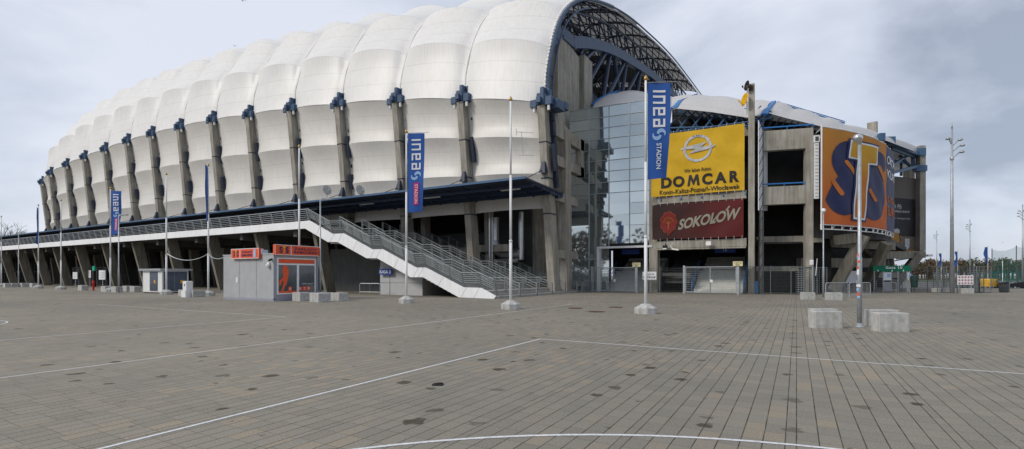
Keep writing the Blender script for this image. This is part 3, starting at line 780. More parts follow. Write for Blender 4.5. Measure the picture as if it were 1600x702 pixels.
m=MB()
for x in (-8.5,-4.1,-17.1,-12.5):
    m.tube([(x,48.4,0),(x,48.4,1.0),(x,52.5,3.05),(x,54.2,3.05)],.045,6); m.tube([(x,48.4,.55),(x,52.5,2.6)],.035,6)
    for k in range(5): m.tube([(x,48.4+k,.5*k),(x,48.4+k,1.0+.5*k)],.035,5)
m.each('entrance_handrail',BBLUE,CB)
# banner top steel & roof struts
m=MB(); m.tube([(-11.6,46.9,14.85),(-3.6,46.9,14.85)],.06,6); m.tube([(-11.6,47.4,15.6),(-3.6,47.4,14.6)],.08,6)
for k in range(7):
    x=-11.2+1.25*k; m.tube([(x,47.6,14.8),(x+.9,49.8,16.9)],.09,6); m.tube([(x,50,16.8),(x+1.2,48,14.6)],.07,6)
m.build('banner_steel',BLUE,CB)
m=MB(); m.prism([(-13,50.8,13.2),(-3.2,50.8,13.2),(-3.2,50.8,15.3),(-13,50.8,17.3)],(0,.4,0)); m.build('gallery_wall',DARK,CB)
# frame between the tall column and the big curved banner
A=W(1187,42.9); B=W(1282,41.6)
def along(m,u0,u1,z0,z1,dep,setb=0):
    def pt(u):
        # intersect ray with A-B line
        a,b=dr(u); ex,ey=B.x-A.x,B.y-A.y; det=a*(-ey)+b*ex; d=(A.x*(-ey)+A.y*ex)/det
        return Vector((a*d,b*d,0))
    n=Vector((-(B.y-A.y),B.x-A.x,0)).normalized()
    if n.y<0: n=-n
    p,q=pt(u0)+n*setb,pt(u1)+n*setb; n=n*dep
    m.hexa([p+Vector((0,0,z0)),q+Vector((0,0,z0)),q+n+Vector((0,0,z0)),p+n+Vector((0,0,z0)),p+Vector((0,0,z1)),q+Vector((0,0,z1)),q+n+Vector((0,0,z1)),p+n+Vector((0,0,z1))])
m=MB(); along(m,1190,1271,12.45,14.15,.6); along(m,1190,1263,7.75,9.3,.6,.003); along(m,1259,1271,0,12.45,.7); along(m,1187,1191,0,14.15,.7,.004)
along(m,1191,1300,4.55,5.15,.5,2.2); along(m,1191,1259,2.0,2.45,.5,2.2)
m.each('corner_frame',CONC,CB)
m=MB(); along(m,1180,1330,0,15,.3,4.8); along(m,1187,1282,8.9,9.1,4,.7); along(m,1187,1258,4.4,4.55,4,.8)
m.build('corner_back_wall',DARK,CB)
m=MB()
for (u0,u1,z) in ((1188,1271,14.45),(1191,1259,9.55)):
    along(m,u0,u1,z-.05,z+.05,.1,.05)
    for u in (u0+1,(u0+u1)/2,u1-1): along(m,u,u+1,z-.5,z+.04,.08,.02)
m.each('corner_guard_rail',BBLUE,CB)
# side panel next to the tall column
m=MB(); q0=Vector((-2.85,47.1,0)); q1=Vector((-2.3,49.6,0))
m.hexa([q0+Vector((0,0,7.2)),q1+Vector((0,0,7.4)),q1+Vector((.06,0,7.4)),q0+Vector((.06,0,7.2)),q0+Vector((0,0,14.9)),q1+Vector((0,0,13.2)),q1+Vector((.06,0,13.2)),q0+Vector((.06,0,14.9))])
tag(m.build('side_banner',WPR,org=q0),'narrow white banner hung edge on beside the tall column','banner')
m=MB()
for z in range(1,15): m.tube([(-2.75,46.85,z),(-2.4,46.85,z+.9)],.03,4)
m.tube([(-2.45,46.9,0),(-2.45,46.9,14)],.05,6)
m.build('service_pipe',DGREY,CB)
# lattice light column
m=MB(); along(m,1271.5,1279,8.1,12.8,.12,-.1); lc=W(1275,41.6)
lt=thing('screen_column',(lc.x,lc.y,0),'tall narrow white sign column beside the curved orange banner','sign column')
m.build('sign_panel',WPR,lt)
m=MB()
for k in range(16): along(m,1273,1277.5,8.27+k*.29,8.31+k*.29,.03,-.14)
m.build('print_row',GRAYP,lt)
m=MB(); along(m,1271,1280,12.85,13.45,.25,-.15); m.build('lamp_housing',WPR,lt); m=MB(); along(m,1273,1278,12.97,13.33,.02,-.18); m.build('lamp_lens',DGREY,lt)
# ------------------------------------------------ curved STS banner (big)
ctl=[(1262,40.7),(1284.8,41.1),(1306,41.7),(1327,42.4),(1355.5,43.8),(1372,45.1),(1385.5,46.9),(1395.5,49.8),(1397,51.5)]
cvp=cr_pts([tuple(W(u,d)) for u,d in ctl],8); cvp=cvp[8:]   # start at 1284.8
cl=[0]
for i in range(1,len(cvp)): cl.append(cl[-1]+(cvp[i]-cvp[i-1]).length)
def cv(s):
    for i in range(1,len(cl)):
        if s<=cl[i] or i==len(cl)-1:
            t=(s-cl[i-1])/(cl[i]-cl[i-1]); p=cvp[i-1].lerp(cvp[i],t); d=(cvp[i]-cvp[i-1]).normalized(); return p,Vector((d.y,-d.x,0))
def cv_inv(u):   # arc length where pixel column u meets the banner plan curve
    t=(u-800)/F; best=None
    for i in range(1,len(cvp)):
        def tt(p): d=-.5*p.x+.8660254*p.y; r=.8660254*p.x+.5*p.y; return r/d
        a,b=tt(cvp[i-1]),tt(cvp[i])
        if a<=t<=b and b>a: k=(t-a)/(b-a); s=cl[i-1]+(cl[i]-cl[i-1])*k; p=cvp[i-1].lerp(cvp[i],k); return s,-.5*p.x+.8660254*p.y
    return cl[-1],49
BZ0,BZ1=5.93,13.98
def csurf(a,b,off):
    p,n=cv(a); return Vector((p.x,p.y,b))+n*(off+.05*math.sin(a*2.1+b*.7)*math.sin(b*1.3+1))
def ab(zx,zy,ox=1270,oy=190,k=3.507):
    u=ox+zx/k; v=oy+zy/k; s,d=cv_inv(u); return (s,ZV(v,d))
sB,_=cv_inv(1385.2); sE=cl[-1]
bo=Vector((cvp[0].x,cvp[0].y,BZ0))
ban=thing('curved_banner',bo,'enormous curved orange banner with navy letters STS wrapped round the stadium corner','banner')
def sheet(s0,s1,z0,z1,nx,nz):
    m=MB()
    for j in range(nz+1):
        for i in range(nx+1): m.v.append(csurf(s0+(s1-s0)*i/nx,z0+(z1-z0)*j/nz,0))
    for j in range(nz):
        for i in range(nx): k=j*(nx+1)+i; m.f.append((k,k+1,k+nx+2,k+nx+1)); m.m.append(0)
    return m
sheet(0,sB,BZ0,BZ1,40,24).build('orange_sheet',OBAN,ban,smooth=True)
sheet(sB,sE,BZ0,BZ1,10,24).build('blue_sheet',NAVYP,ban,smooth=True)
S1=[(205,108),(175,108),(150,118),(125,138),(108,165),(102,195),(104,225),(112,250),(126,275),(140,300),(125,318),(110,335),(98,360),(85,390),(68,428),(78,450),(95,472),(115,492),(140,507),(170,515),(195,512),(215,503),(240,480),(250,400),(252,108)]
S2=[(330,150),(352,158),(372,172),(386,190),(395,212),(398,240),(392,270),(378,300),(386,330),(392,370),(393,410),(391,450),(386,485),(376,515),(360,535),(340,543),(318,540),(298,528),(284,515),(270,480),(280,300),(300,200)]
def caps(x0,y0,x1,y1,r):
    a=math.atan2(y1-y0,x1-x0); out=[]
    for k in range(9): t=a+math.pi/2+math.pi*k/8; out.append((x0+r*math.cos(t),y0+r*math.sin(t)))
    for k in range(9): t=a-math.pi/2+math.pi*k/8; out.append((x1+r*math.cos(t),y1+r*math.sin(t)))
    return out
TO=[(192,92),(358,132),(352,250),(312,246),(286,552),(206,543),(228,218),(182,208)]
TM=[(200,101),(354,141),(345,243),(302,238),(278,543),(214,535),(237,211),(190,201)]
TI=[(207,112),(346,149),(338,233),(294,228),(271,532),(223,525),(246,204),(198,194)]
def mp_(pl): return [ab(*q) for q in pl]
def dense(pl,n=4):
    out=[]
    for i in range(len(pl)):
        a,b=pl[i],pl[(i+1)%len(pl)]
        for k in range(n): out.append((a[0]+(b[0]-a[0])*k/n,a[1]+(b[1]-a[1])*k/n))
    return out
decal('printed_letter',poly_bm([mp_(dense(S1,2)),mp_(dense(S2,2))]),csurf,.03,NAVYP,ban,.35,.6)
decal('printed_swash',poly_bm([mp_(caps(112,332,155,394,13)),mp_(caps(182,222,240,300,11)),mp_(caps(362,248,386,318,8)),mp_(caps(308,375,340,432,8))]),csurf,.06,OBAN,ban,.35,.6)
decal('letter_outline',poly_bm([mp_(dense(TO))]),csurf,.09,NAVYP,ban,.35,.6)
decal('letter_outline',poly_bm([mp_(dense(TM))]),csurf,.12,WPR,ban,.35,.6)
TY=cloth('letter_yellow',(.52,.17,.025),(.60,.38,.02),'Z',3.5,8)
decal('printed_letter',poly_bm([mp_(dense(TI))]),csurf,.15,TY,ban,.35,.6)
for (tx,s0,z0,s1,z1,mt) in (('OBSTAW',sB+.35,12.3,sE-.3,13.1,WPR),('KURS',sB+.35,11.0,sE-.9,11.8,WPR),('LIGA',sB+.35,8.7,sE-.9,9.3,OBAN),('EURO',sB+.35,7.4,sE-.9,8.3,OBAN)):
    decal('lettering',fit_text(tx,s0,z0,s1,z1,.02),csurf,.03,mt,ban,.4)
m=MB()
for z in (BZ0-.42,BZ1+.1): m.tube([csurf(cl[-1]*i/30,z,-.1) for i in range(31)],.05,5)
m.tube([csurf(cl[-1]*i/30,BZ0-.05,-.05) for i in range(31)],.05,5)
for i in range(15):
    s=cl[-1]*i/14; m.tube([csurf(s,BZ0-.42,-.1),csurf(s,BZ0,-.1)],.045,5); m.tube([csurf(s,BZ0-.4,-.1),csurf(min(s+.5,cl[-1]),BZ0,-.1)],.03,4)
    m.tube([csurf(s,BZ1,-.1),csurf(s,BZ1+.2,-.1)],.04,5)
m.tube([csurf(0,BZ0-.5,-.05),csurf(0,BZ1+.15,-.05)],.07,6)
m.tube([csurf(0,BZ1,0),W(1270,42.5)+Vector((0,0,13.6))],.04,5); m.tube([csurf(0,BZ1-.5,0),W(1272,42.5)+Vector((0,0,12.4))],.04,5)
m.build('banner_frame',WPAINT,ban)
# curved wall and struts behind / under it
m=MB()
n_=24
for j,(z0,z1,of) in enumerate(((4.9,13.6,-1.6),)):
    for i in range(n_):
        a=cl[-1]*i/n_; b=cl[-1]*(i+1)/n_
        m.quad(csurf(a,z0,of),csurf(b,z0,of),csurf(b,z1,of),csurf(a,z1,of))
m.build('curved_inner_wall',CONCD,ST)
m=MB()
for (u0,v0,d0,u1,v1,d1,wd) in ((1303,450,45.5,1350,368,43.6,.62),(1352,450,49,1385,380,46.5,.6),(1392,448,58,1436,398,58,.6),(1300,372,44,1335,372,44,.6)):
    m.beam(W(u0,d0,v0+4),W(u1,d1,v1),wd,.85)
m.beam(W(1248,46,411),W(1380,50,411),.5,.9); m.beam(W(1258,46,378),W(1395,50.5,385),.5,.8)
m.beam(W(1375,53,399),W(1442,60.5,398),.6,.8); m.beam(W(1340,50,430),W(1400,57,430),.4,.6)
m.beam(W(1395,57,440),W(1345,55,385),.5,.5)
m.each('raking_strut',LEGSHADE,ST)
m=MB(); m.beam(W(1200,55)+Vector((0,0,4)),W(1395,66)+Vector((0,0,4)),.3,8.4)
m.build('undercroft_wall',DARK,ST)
m=MB(); m.hexa([W(1285,44,371),W(1382,48.5,375),W(1420,62,395),W(1290,58,388)]+[q+Vector((0,0,.5)) for q in (W(1285,44,371),W(1382,48.5,375),W(1420,62,395),W(1290,58,388))])
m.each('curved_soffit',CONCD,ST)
m=MB()
for (u0,v0,u1,v1) in ((1380,413,1376,402),(1388,412,1384,401),(1396,411,1392,401)):
    m.beam(W(u0,56,v0+2),W(u1,55,v1-6),.2,.3)
m.each('soffit_rib',CONC,ST)
# far corner with the dark banner
FA=W(1383,59.0); FB=W(1441.5,61.5)
fo=Vector((FA.x,FA.y,0)); fx=(FB-FA); fx.z=0; FL=fx.length; fx.normalize(); fn=Vector((fx.y,-fx.x,0))
if fn.dot(FA)>0: fn=-fn
fsurf=lambda a,b,off: Vector((FA.x,FA.y,0))+fx*a+Vector((0,0,b))+fn*(off+.06*math.sin(a*1.7)*math.sin(b*.9))
bb=thing('faded_banner',(FA.x,FA.y,4.2),'dim brown banner with dark panel and beer mug at far stadium corner','banner')
m=MB(); nx,nz=10,16
for j in range(nz+1):
    for i in range(nx+1): m.v.append(fsurf(FL*i/nx,4.3+9.3*j/nz,0))
for j in range(nz):
    for i in range(nx): k=j*(nx+1)+i; m.f.append((k,k+1,k+nx+2,k+nx+1)); m.m.append(0)
m.build('banner_sheet',BBAN,bb,smooth=True)
DKP=M('black_print',(.022,.021,.024),.6,var=.2)
decal('dark_panel',poly_bm([[(0,6.4),(FL-.55,6.4),(FL-.55,11.0),(0,11.0)]]),fsurf,.03,DKP,bb,.5,.8)
decal('lettering',fit_text('Lech Pils',.6,9.7,3.0,10.25,.01,.3),fsurf,.06,SILP,bb,.5)
decal('lettering',fit_text('Z Kolejorzem',.5,9.15,4.3,9.6,.01,.3),fsurf,.06,SILP,bb,.5)
decal('lettering',fit_text('wspiera i dopinguje klub',.6,8.4,4.4,8.65,0,.2),fsurf,.06,SILP,bb,.5)
decal('beer_mug',poly_bm([[(1.0,5.0),(2.35,5.0),(2.45,6.9),(.95,6.9)]]+ring(2.5,5.9,.35,.5,16,-90,90)),fsurf,.06,BEER,bb,.4)
decal('mug_foam',poly_bm([[(.9,6.75),(2.5,6.75),(2.5,7.15),(2.1,7.3),(1.6,7.2),(1.1,7.3),(.9,7.1)]]),fsurf,.09,GRAYP,bb,.4)
decal('shield_mark',poly_bm([[(3.5,5.1),(4.0,4.75),(4.5,5.1),(4.5,6.1),(3.5,6.1)]]),fsurf,.06,SILP,bb)
decal('floor_strip',poly_bm([[(0,4.35),(FL-.1,4.35),(FL-.1,4.75),(0,4.75)]]),fsurf,.04,BEER,bb,.5)
m=MB(); m.cbox(W(1438.5,60.6)+Vector((0,0,4.6)),.7,.7,12.9,.5)
m.build('corner_column',CONC,ST)
m=MB(); m.cbox(W(1363,51.5)+Vector((0,0,13.6)),.85,.35,4.0,-.4); m.build('corner_column',CONC,ST)
m=MB(); m.cbox(W(1420,66)+Vector((0,0,13)),1.2,.6,4.6,0); m.build('corner_column',CONC,ST)
m=MB()
def bt(u0,v0,u1,v1,d0,d1,w=.3): m.beam(W(u0,d0,v0),W(u1,d1,v1),w,w)
bt(1388,224,1437,242,54,61,.45); bt(1392,232,1430,246,55,61,.25); bt(1390,262,1425,238,56,62,.25); bt(1395,270,1440,258,57,61,.3); bt(1402,240,1430,268,60,62,.25)
bt(1425,238,1428,268,61,61,.35); bt(1408,246,1408,275,62,62,.25); bt(1390,250,1420,256,58,62,.2)
m.build('corner_truss',BLUE,ST)
for (q_,a_,b_,c_) in ((W(1391,53,226),.8,.5,.8),(W(1437,60.4,244),1.0,.7,.9),(W(1438,60.4,268),1.2,.6,.7),(W(1377,48.8,220),.5,.5,.7)):
    m=MB(); m.cbox(q_,a_,b_,c_,.4); m.each('truss_node',BLUE,ST)
m=MB(); m.tube([W(1442,60.5,400),W(1442.5,60.5,290)],.05,5); m.build('banner_edge_cable',BLUE,ST)
m=MB(); 
for (u0,v0,u1,v1) in ((1400,405,1452,400),(1396,408,1420,404)): 
    m.tube([W(u0,61,v0),W(u1,60,v1)],.07,5); m.cbox(W(u1,60,v1+1),.6,.35,.25,.6)
m.each('arm_light',WPAINT,ST)
# ------------------------------------------------ corner roof (rolled white membrane)
def corner_roof(name,ev,rg,mat=MEMBC,bulge=.35):
    m=MB(); uv=[]; n=len(ev); K=6; T=8
    rowsv=[]
    E_=[W(u,d,v) for u,v,d in ev]; R_=[W(u,d,v) for u,v,d in rg]
    for i in range((n-1)*T+1):
        s=i/T; k=min(int(s),n-2); f=s-k; a=E_[k].lerp(E_[k+1],f); b=R_[k].lerp(R_[k+1],f); c=b+(b-a).normalized()*14; c.z=b.z-1.2
        for j in range(K+1):
            g_=j/K; q=a.lerp(b,g_); q.z+=bulge*math.sin(math.pi*g_)+ .25*math.sin(math.pi*f)*g_; m.v.append(q); uv.append((s*.5,g_))
        m.v.append(c); uv.append((s*.5,1.6))
    for i in range((n-1)*T):
        for j in range(K+1): a=i*(K+2)+j; m.f.append((a,a+K+2,a+K+3,a+1)); m.m.append(0)
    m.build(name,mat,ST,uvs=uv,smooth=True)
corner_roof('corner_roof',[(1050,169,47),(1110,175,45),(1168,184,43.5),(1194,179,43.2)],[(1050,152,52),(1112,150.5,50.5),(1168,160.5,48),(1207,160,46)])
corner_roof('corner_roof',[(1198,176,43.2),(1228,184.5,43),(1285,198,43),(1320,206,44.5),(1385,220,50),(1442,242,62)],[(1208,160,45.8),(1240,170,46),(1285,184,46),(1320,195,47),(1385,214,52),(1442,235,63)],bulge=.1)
corner_roof('corner_roof',[(924,178,52),(960,168,53),(1012,166,54),(1055,172,54)],[(930,161,57),(965,144.5,58),(1011,145,59),(1052,152,58)],bulge=.1)
m=MB(); 
def strip(pa,pb,w): m.beam(pa,pb,w,.18)
for (a,b) in ((W(1194,43,179),W(1200,44.2,168)),(W(1200,44.2,168),W(1207.5,45.9,159.6))): strip(a,b,.55)
for (a,b) in ((W(1053,47,169),W(1062,48.5,158)),(W(1062,48.5,158),W(1086,51,148.5))): strip(a,b,.6)
m.tube([W(1207,46,159),W(1320,47,192.5)],.06,6); m.tube([W(1215,46,159),W(1320,47,190)],.04,6)
for (a,b) in (((924,57,165),(935,57.5,155)),((935,57.5,155),(950,58,148)),((950,58,148),(966,58,143.5))): strip(W(*a),W(*b),.5)
m.each('corner_roof_rib',BBLUE,ST)
m=MB()
for i in range(22):
    t=i/21; m.tube([W(1054+140*t,46.8-3.5*t,172+11*t),W(1054+140*t,46.8-3.5*t,176+11*t)],.03,4)
for i in range(10):
    u=1060+13*i; m.tube([W(u,48,185+i*.5),W(u+16,50,172+i)],.08,5); m.tube([W(u+16,48,185+i*.5),W(u,50,172+i)],.08,5)
for i in range(8):
    u=1200+10*i; m.tube([W(u,45,200),W(u+8,46,184+2*i)],.07,5)
m.tube([W(1182,43,185),W(1190,44,215)],.07,6); m.tube([W(1196,43.5,183),W(1184,43.5,212)],.09,6); m.tube([W(1178,43.5,189),W(1198,43.5,186)],.1,6)
m.cbox(W(1201,43.6,187),.5,.4,.7)
m.each('corner_roof_strut',BLUE,ST)
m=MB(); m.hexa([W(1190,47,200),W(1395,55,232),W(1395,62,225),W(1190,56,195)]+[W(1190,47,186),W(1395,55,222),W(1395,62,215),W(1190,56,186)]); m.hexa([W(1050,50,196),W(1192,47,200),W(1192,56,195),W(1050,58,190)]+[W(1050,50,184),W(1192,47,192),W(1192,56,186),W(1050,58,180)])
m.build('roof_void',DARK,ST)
# beam lights and cctv under the lower banner
m=MB(); 
p=onY(1039,46.6,386); fl=thing('floodlight',(p.x,p.y,p.z),'small black floodlight fixed under the concrete beam beneath red banner','floodlight')
m.cbox((p.x,p.y,p.z-.1),.4,.25,.25,0,.03); m.tube([(p.x,p.y+.1,p.z+.1),(p.x,p.y+.4,p.z+.4)],.03,5); m.build('lamp_body',BLACK,fl)
m=MB(); m.cbox((p.x,p.y-.02,p.z-.22),.34,.3,.1); m.build('lamp_lens',LAMPW,fl)
p=onY(1052,46.5,389); cc=thing('security_camera',(p.x,p.y,p.z),'white security camera on curved arm under the concrete beam','camera')
m=MB(); m.tube([(p.x-.15,p.y+.4,p.z+.45),(p.x-.25,p.y,p.z+.25),(p.x-.1,p.y,p.z)],.03,5); m.build('camera_arm',WPAINT,cc)
m=MB(); m.beam((p.x-.1,p.y,p.z),(p.x+.5,p.y-.1,p.z-.1),.16,.14); m.build('camera_body',WPAINT,cc)
p=onY(1107,46.5,381); m=MB(); m.cbox((p.x,p.y,p.z-.15),.45,.2,.35,0,.02); tag(m.build('wall_lamp',LAMPW,org=p),'small white lamp box hung on the beam under the red banner','lamp')
for (u,lb) in ((985,'dim blue sign above the left entrance stair'),(1133,'dim blue sign above the right entrance stair')):
    p=onY(u,49.5,391 if u>1000 else 393.5); m=MB(); m.box(p.x-.9,p.y,p.z-.25,p.x+.9,p.y+.08,p.z+.25); s=tag(m.build('hanging_sign',BLUES,org=p),lb,'sign','blue signs in the entrance')
    if u>1000: decal('lettering',fit_text('10',p.x-.15,p.z-.13,p.x+.15,p.z+.13),plane_surf((0,p.y,0),(1,0,0),(0,0,1),(0,-1,0)),.01,WPR,s)
# ------------------------------------------------ flat banners
def wrinkle_surf(x0,y,amp,k1,k2):
    def f(a,b,off):
        return Vector((x0+a,y-off-amp*(math.sin(a*k1+b*k2)*math.sin(b*1.1+a*.3)+.5*math.sin(a*2.3-b*1.4)),b))
    return f
def flat_banner(name,x0,x1,z0,z1,y,mat,label,surf,nx=44,nz=30):
    t=thing(name,(x0,y,z0),label,'banner'); m=MB()
    for j in range(nz+1):
        for i in range(nx+1): m.v.append(surf((x1-x0)*i/nx,z0+(z1-z0)*j/nz,0))
    for j in range(nz):
        for i in range(nx): k=j*(nx+1)+i; m.f.append((k,k+1,k+nx+2,k+nx+1)); m.m.append(0)
    m.build('banner_sheet',mat,t,smooth=True); return t
YB=46.75
xl=-11.85; xr=-3.88; ws=wrinkle_surf(xl,YB,.06,1.1,1.9); BW=xr-xl
def bz(v,u): a,b=dr(u); return ZV(v,YB/b)
def ba(u): return onY(u,YB).x-xl
yb=flat_banner('yellow_banner',xl,xr,8.98,14.72,YB,YBAN,'large yellow banner lettered DOMCAR with silver ring and bolt emblem',ws)
for ch_,ua,ub in (('D',1033,1049.5),('O',1051.5,1069.5),('C',1097,1113),('A',1116.5,1135.5),('R',1140,1155)):
    decal('lettering',fit_text(ch_,ba(ua),9.72,ba(ub),10.72,.045),ws,.05,INK,yb,.4,.5)
ma,mb_=ba(1074),ba(1093.5); mw=mb_-ma
decal('lettering',poly_bm([[(ma,9.72),(ma+.14*mw,10.72),(ma+.32*mw,10.72),(ma+.5*mw,10.22),(ma+.68*mw,10.72),(ma+.86*mw,10.72),(mb_,9.72),(ma+.8*mw,9.72),(ma+.735*mw,10.3),(ma+.53*mw,9.78),(ma+.47*mw,9.78),(ma+.265*mw,10.3),(ma+.2*mw,9.72)]]),ws,.05,INK,yb)
decal('lettering',fit_text('Konin-Kalisz-Poznań-Włocławek',ba(1031),9.12,ba(1156),9.58,.012),ws,.05,INK,yb,.4)
decal('lettering',fit_text('Wir leben Autos.',ba(1069),10.95,ba(1112),11.3,.008),ws,.05,INK,yb,.4)
ca,cz=ba(1090),13.05
decal('ring_emblem',poly_bm(ring(ca,cz,1.0,1.22,40)),ws,.05,SILP,yb)
decal('bolt_emblem',poly_bm([[(ca-1.55,cz+.02),(ca-1.1,cz+.22),(ca+.8,cz+.48),(ca+.22,cz+.08),(ca+1.6,cz+.1),(ca+1.2,cz-.12),(ca-.75,cz-.42),(ca-.15,cz-.02)]]),ws,.08,SILP,yb,.3)
decal('lettering',fit_text('OPEL',ca-.42,cz+1.03,ca+.42,cz+1.18,.01,0,1.6),ws,.09,INK,yb)
rs=wrinkle_surf(-11.75,YB,.045,1.6,-1.7); rb=flat_banner('red_banner',-11.75,-3.95,4.95,8.22,YB,RBAN,'dark red banner lettered SOKOŁÓW with a tree emblem below the yellow one',rs)
EMBO=M('emblem_orange',(.28,.07,.02),.6)
CREAM=M('cream_print',(.27,.25,.20),.6,var=.08)
def ra(z): return ba(1020+z/8.256)-.1
sx0,sx1=ra(325),ra(1140); bmt=fit_text('SOKOLOW',sx0,5.75,sx1,6.72,.035,.3,.98,skew=.8)
lw_=(sx1-sx0)/7
decal('lettering',poly_bm(ribbon([(sx0+4.0*lw_,6.45),(sx0+4.55*lw_,6.95)],.12)+ribbon([(sx0+5.45*lw_,7.35),(sx0+5.75*lw_,7.62)],.13)),rs,.055,CREAM,rb,.3)
decal('lettering',bmt,rs,.05,CREAM,rb,.4)
def wavy(cx,cz,r,ry,n=60): return [(cx+(r+.045*math.cos(9*t))*math.cos(t),cz+(ry+.045*math.cos(9*t))*math.sin(t)-(.18 if abs(t-1.5*math.pi)<.12 else 0)) for t in [2*math.pi*k/n for k in range(n)]]
ec=ra(205); 
decal('emblem_border',poly_bm([wavy(ec,6.5,.74,1.0)]),rs,.05,EMBO,rb,.3,.4)
decal('emblem_field',poly_bm([wavy(ec,6.5,.69,.95)]),rs,.08,M('emblem_red',(.17,.012,.010),.6),rb,.3,.4)
tp=ribbon([(ec,5.95),(ec,6.5)],.14)
for k in range(9):
    a=R(20+140*k/8); tp+=ribbon([(ec,6.35),(ec+.42*math.cos(a),6.4+.48*math.sin(a))],.035); tp.append(circle(ec+.47*math.cos(a),6.4+.55*math.sin(a),.075,8))
decal('emblem_tree',poly_bm(tp),rs,.11,EMBO,rb)
m=MB()
for (xa_,xb_,za_,zb_,sf_) in ((xl,xr,8.98,14.72,ws),(-11.75,-3.95,4.95,8.22,rs)):
    m=MB(); n_e=13
    for k in range(n_e):
        a_=.12+(xb_-xa_-.24)*k/(n_e-1)
        for b_,dz in ((zb_-.1,.28),(za_+.1,-.28)): m.tube([sf_(a_,b_,.03),sf_(a_,b_+dz,.03)],.014,4)
    m.build('lacing',WPR,yb if zb_>10 else rb)
# grommet rope dots on the beams
m=MB()
for k in range(5): m.cbox((-11+1.8*k,46.88,8.6),.1,.1,.16)
tagm=m.build('banner_tie',BBLUE,yb)

# =================================================================== STAIRCASE
top=[(-37.59,6.51),(-34.61,5.20),(-33.19,5.18),(-29.9,3.75),(-28.73,3.73),(-25.24,2.23),(-24.29,2.22),(-20.79,.77),(-19.27,.75),(-18.03,.2)]
bot=[(-38.19,5.83),(-35.17,4.51),(-33.95,4.47),(-30.5,3.03),(-29.31,3.01),(-25.77,1.48),(-24.55,1.49),(-21.18,.03),(-18.2,.0)]
SC=thing('staircase',(-18,37,0),'wide outdoor staircase with white side panel and many steel handrails','staircase')
# walking surface is 0.25 below the fascia top
surfz=[(x,z-.28) for x,z in top]
m=MB(); Y0,Y1=29.12,45.2
segs=[]
for i in range(len(surfz)-1):
    (xa,za),(xb,zb)=surfz[i],surfz[i+1]
    if abs(za-zb)<.1: segs.append((xa,xb,za)); continue
    n=max(1,round((za-zb)/.16))
    for k in range(n): segs.append((xa+(xb-xa)*k/n,xa+(xb-xa)*(k+1)/n,za-(za-zb)*(k+1)/n if zb<za else za))
for xa,xb,z in segs:
    zl=max(0.0,z-.55)
    if z<.06: continue
    m.box(xa,Y0,zl,xb,Y1,z)
m.box(-18.6,29.12,0,-18.0,46.6,.16); 
m.build('steps',STEP,SC)
m=MB()
for i in range(4):
    k=i*2+2
    # blocks of fascia panels with tiny gaps
def zi(poly,x):
    for (a,b),(c,d) in zip(poly,poly[1:]):
        if a<=x<=c: return b+(d-b)*(x-a)/(c-a)
    return poly[-1][1] if x>poly[-1][0] else poly[0][1]
cuts=sorted(set([-37.9]+[x for x,_ in top]+[x for x,_ in bot]+[-36.1,-31.6,-27,-22.6]))
polyt=[]
xs_=[c for c in cuts if -38.19<=c<=-18.03]
pts_top=[(x,z) for x,z in top]; pts_bot=[(x,z) for x,z in bot]
full=pts_top+[(-18.2,0.0)]+pts_bot[-2::-1]
m.prism([(x,29.0,z) for x,z in full],(0,.1,0))
m.build('side_fascia',WHITE,SC)
m=MB()
for (x,x2) in ((-34.3,-34.9),(-33.4,-33.9),(-29.6,-30.1),(-28.9,-29.4),(-25.0,-25.5),(-24.5,-25.0),(-20.5,-21.0),(-19.4,-19.9),(-36.2,-36.7),(-31.6,-32.1),(-27,-27.5),(-22.6,-23.1)):
    m.beam((x,28.995,zi(top,x)),(x2,28.995,zi(bot,x2)),.012,.014)
m.build('fascia_joint',GRAYP,SC)
def handrail(y,lean,name='handrail',n=3,hgt=1.0,postd=True):
    t=MB(); dn=Vector((0,-lean,0)); pl=[Vector((x,y,z)) for x,z in surfz]
    pl=[q for q in pl]; pl[-1].z=.0
    if y<30: pl=[q+Vector((0,0,.28)) for q in pl]
    for i in range(len(pl)-1):
        a,b=pl[i],pl[i+1]
        for j in range(n):
            f=1-j*(.8/n if n>3 else .22)
            o=Vector((0,-lean*f,hgt*f)); w=.055 if j==0 else .028
            t.tube([a+o,b+o],w/2+.008,5,cap=False)
        L_=(b-a).length; k=max(1,round(L_/1.25))
        for q in range(k):
            p=a.lerp(b,q/k)
            for dx in ((0,) if lean else (-.07,.07)):
                t.beam(p+Vector((dx,0,-.05)),p+Vector((dx,-lean,hgt)),.045,.085,up=(0,1,0))
    p=pl[-1]; t.beam(p,p+Vector((0,-lean,hgt)),.1,.16,up=(0,1,0))
    return t.build(name,STEELR,SC)
STEELR=M('rail_steel',(.26,.29,.30),.42,metal=.55,var=.15,scale=5)
handrail(29.1,.35,'handrail',6,1.05)
for y in (32.4,35.2,38.0,40.7): handrail(y,0,'handrail',3,.98)
handrail(43.6,0,'handrail',6,1.0)
m=MB()
for k in range(11): m.tube([(-17.6,43.6+.25*k,0),(-17.6,43.6+.25*k,1.0)],.03,5)
for z in (.2,.4,.6,.8,1.0): m.tube([(-18.0,43.6,z),(-17.5,46.6,z)],.02,5)
m.build('end_railing',STEELR,SC)
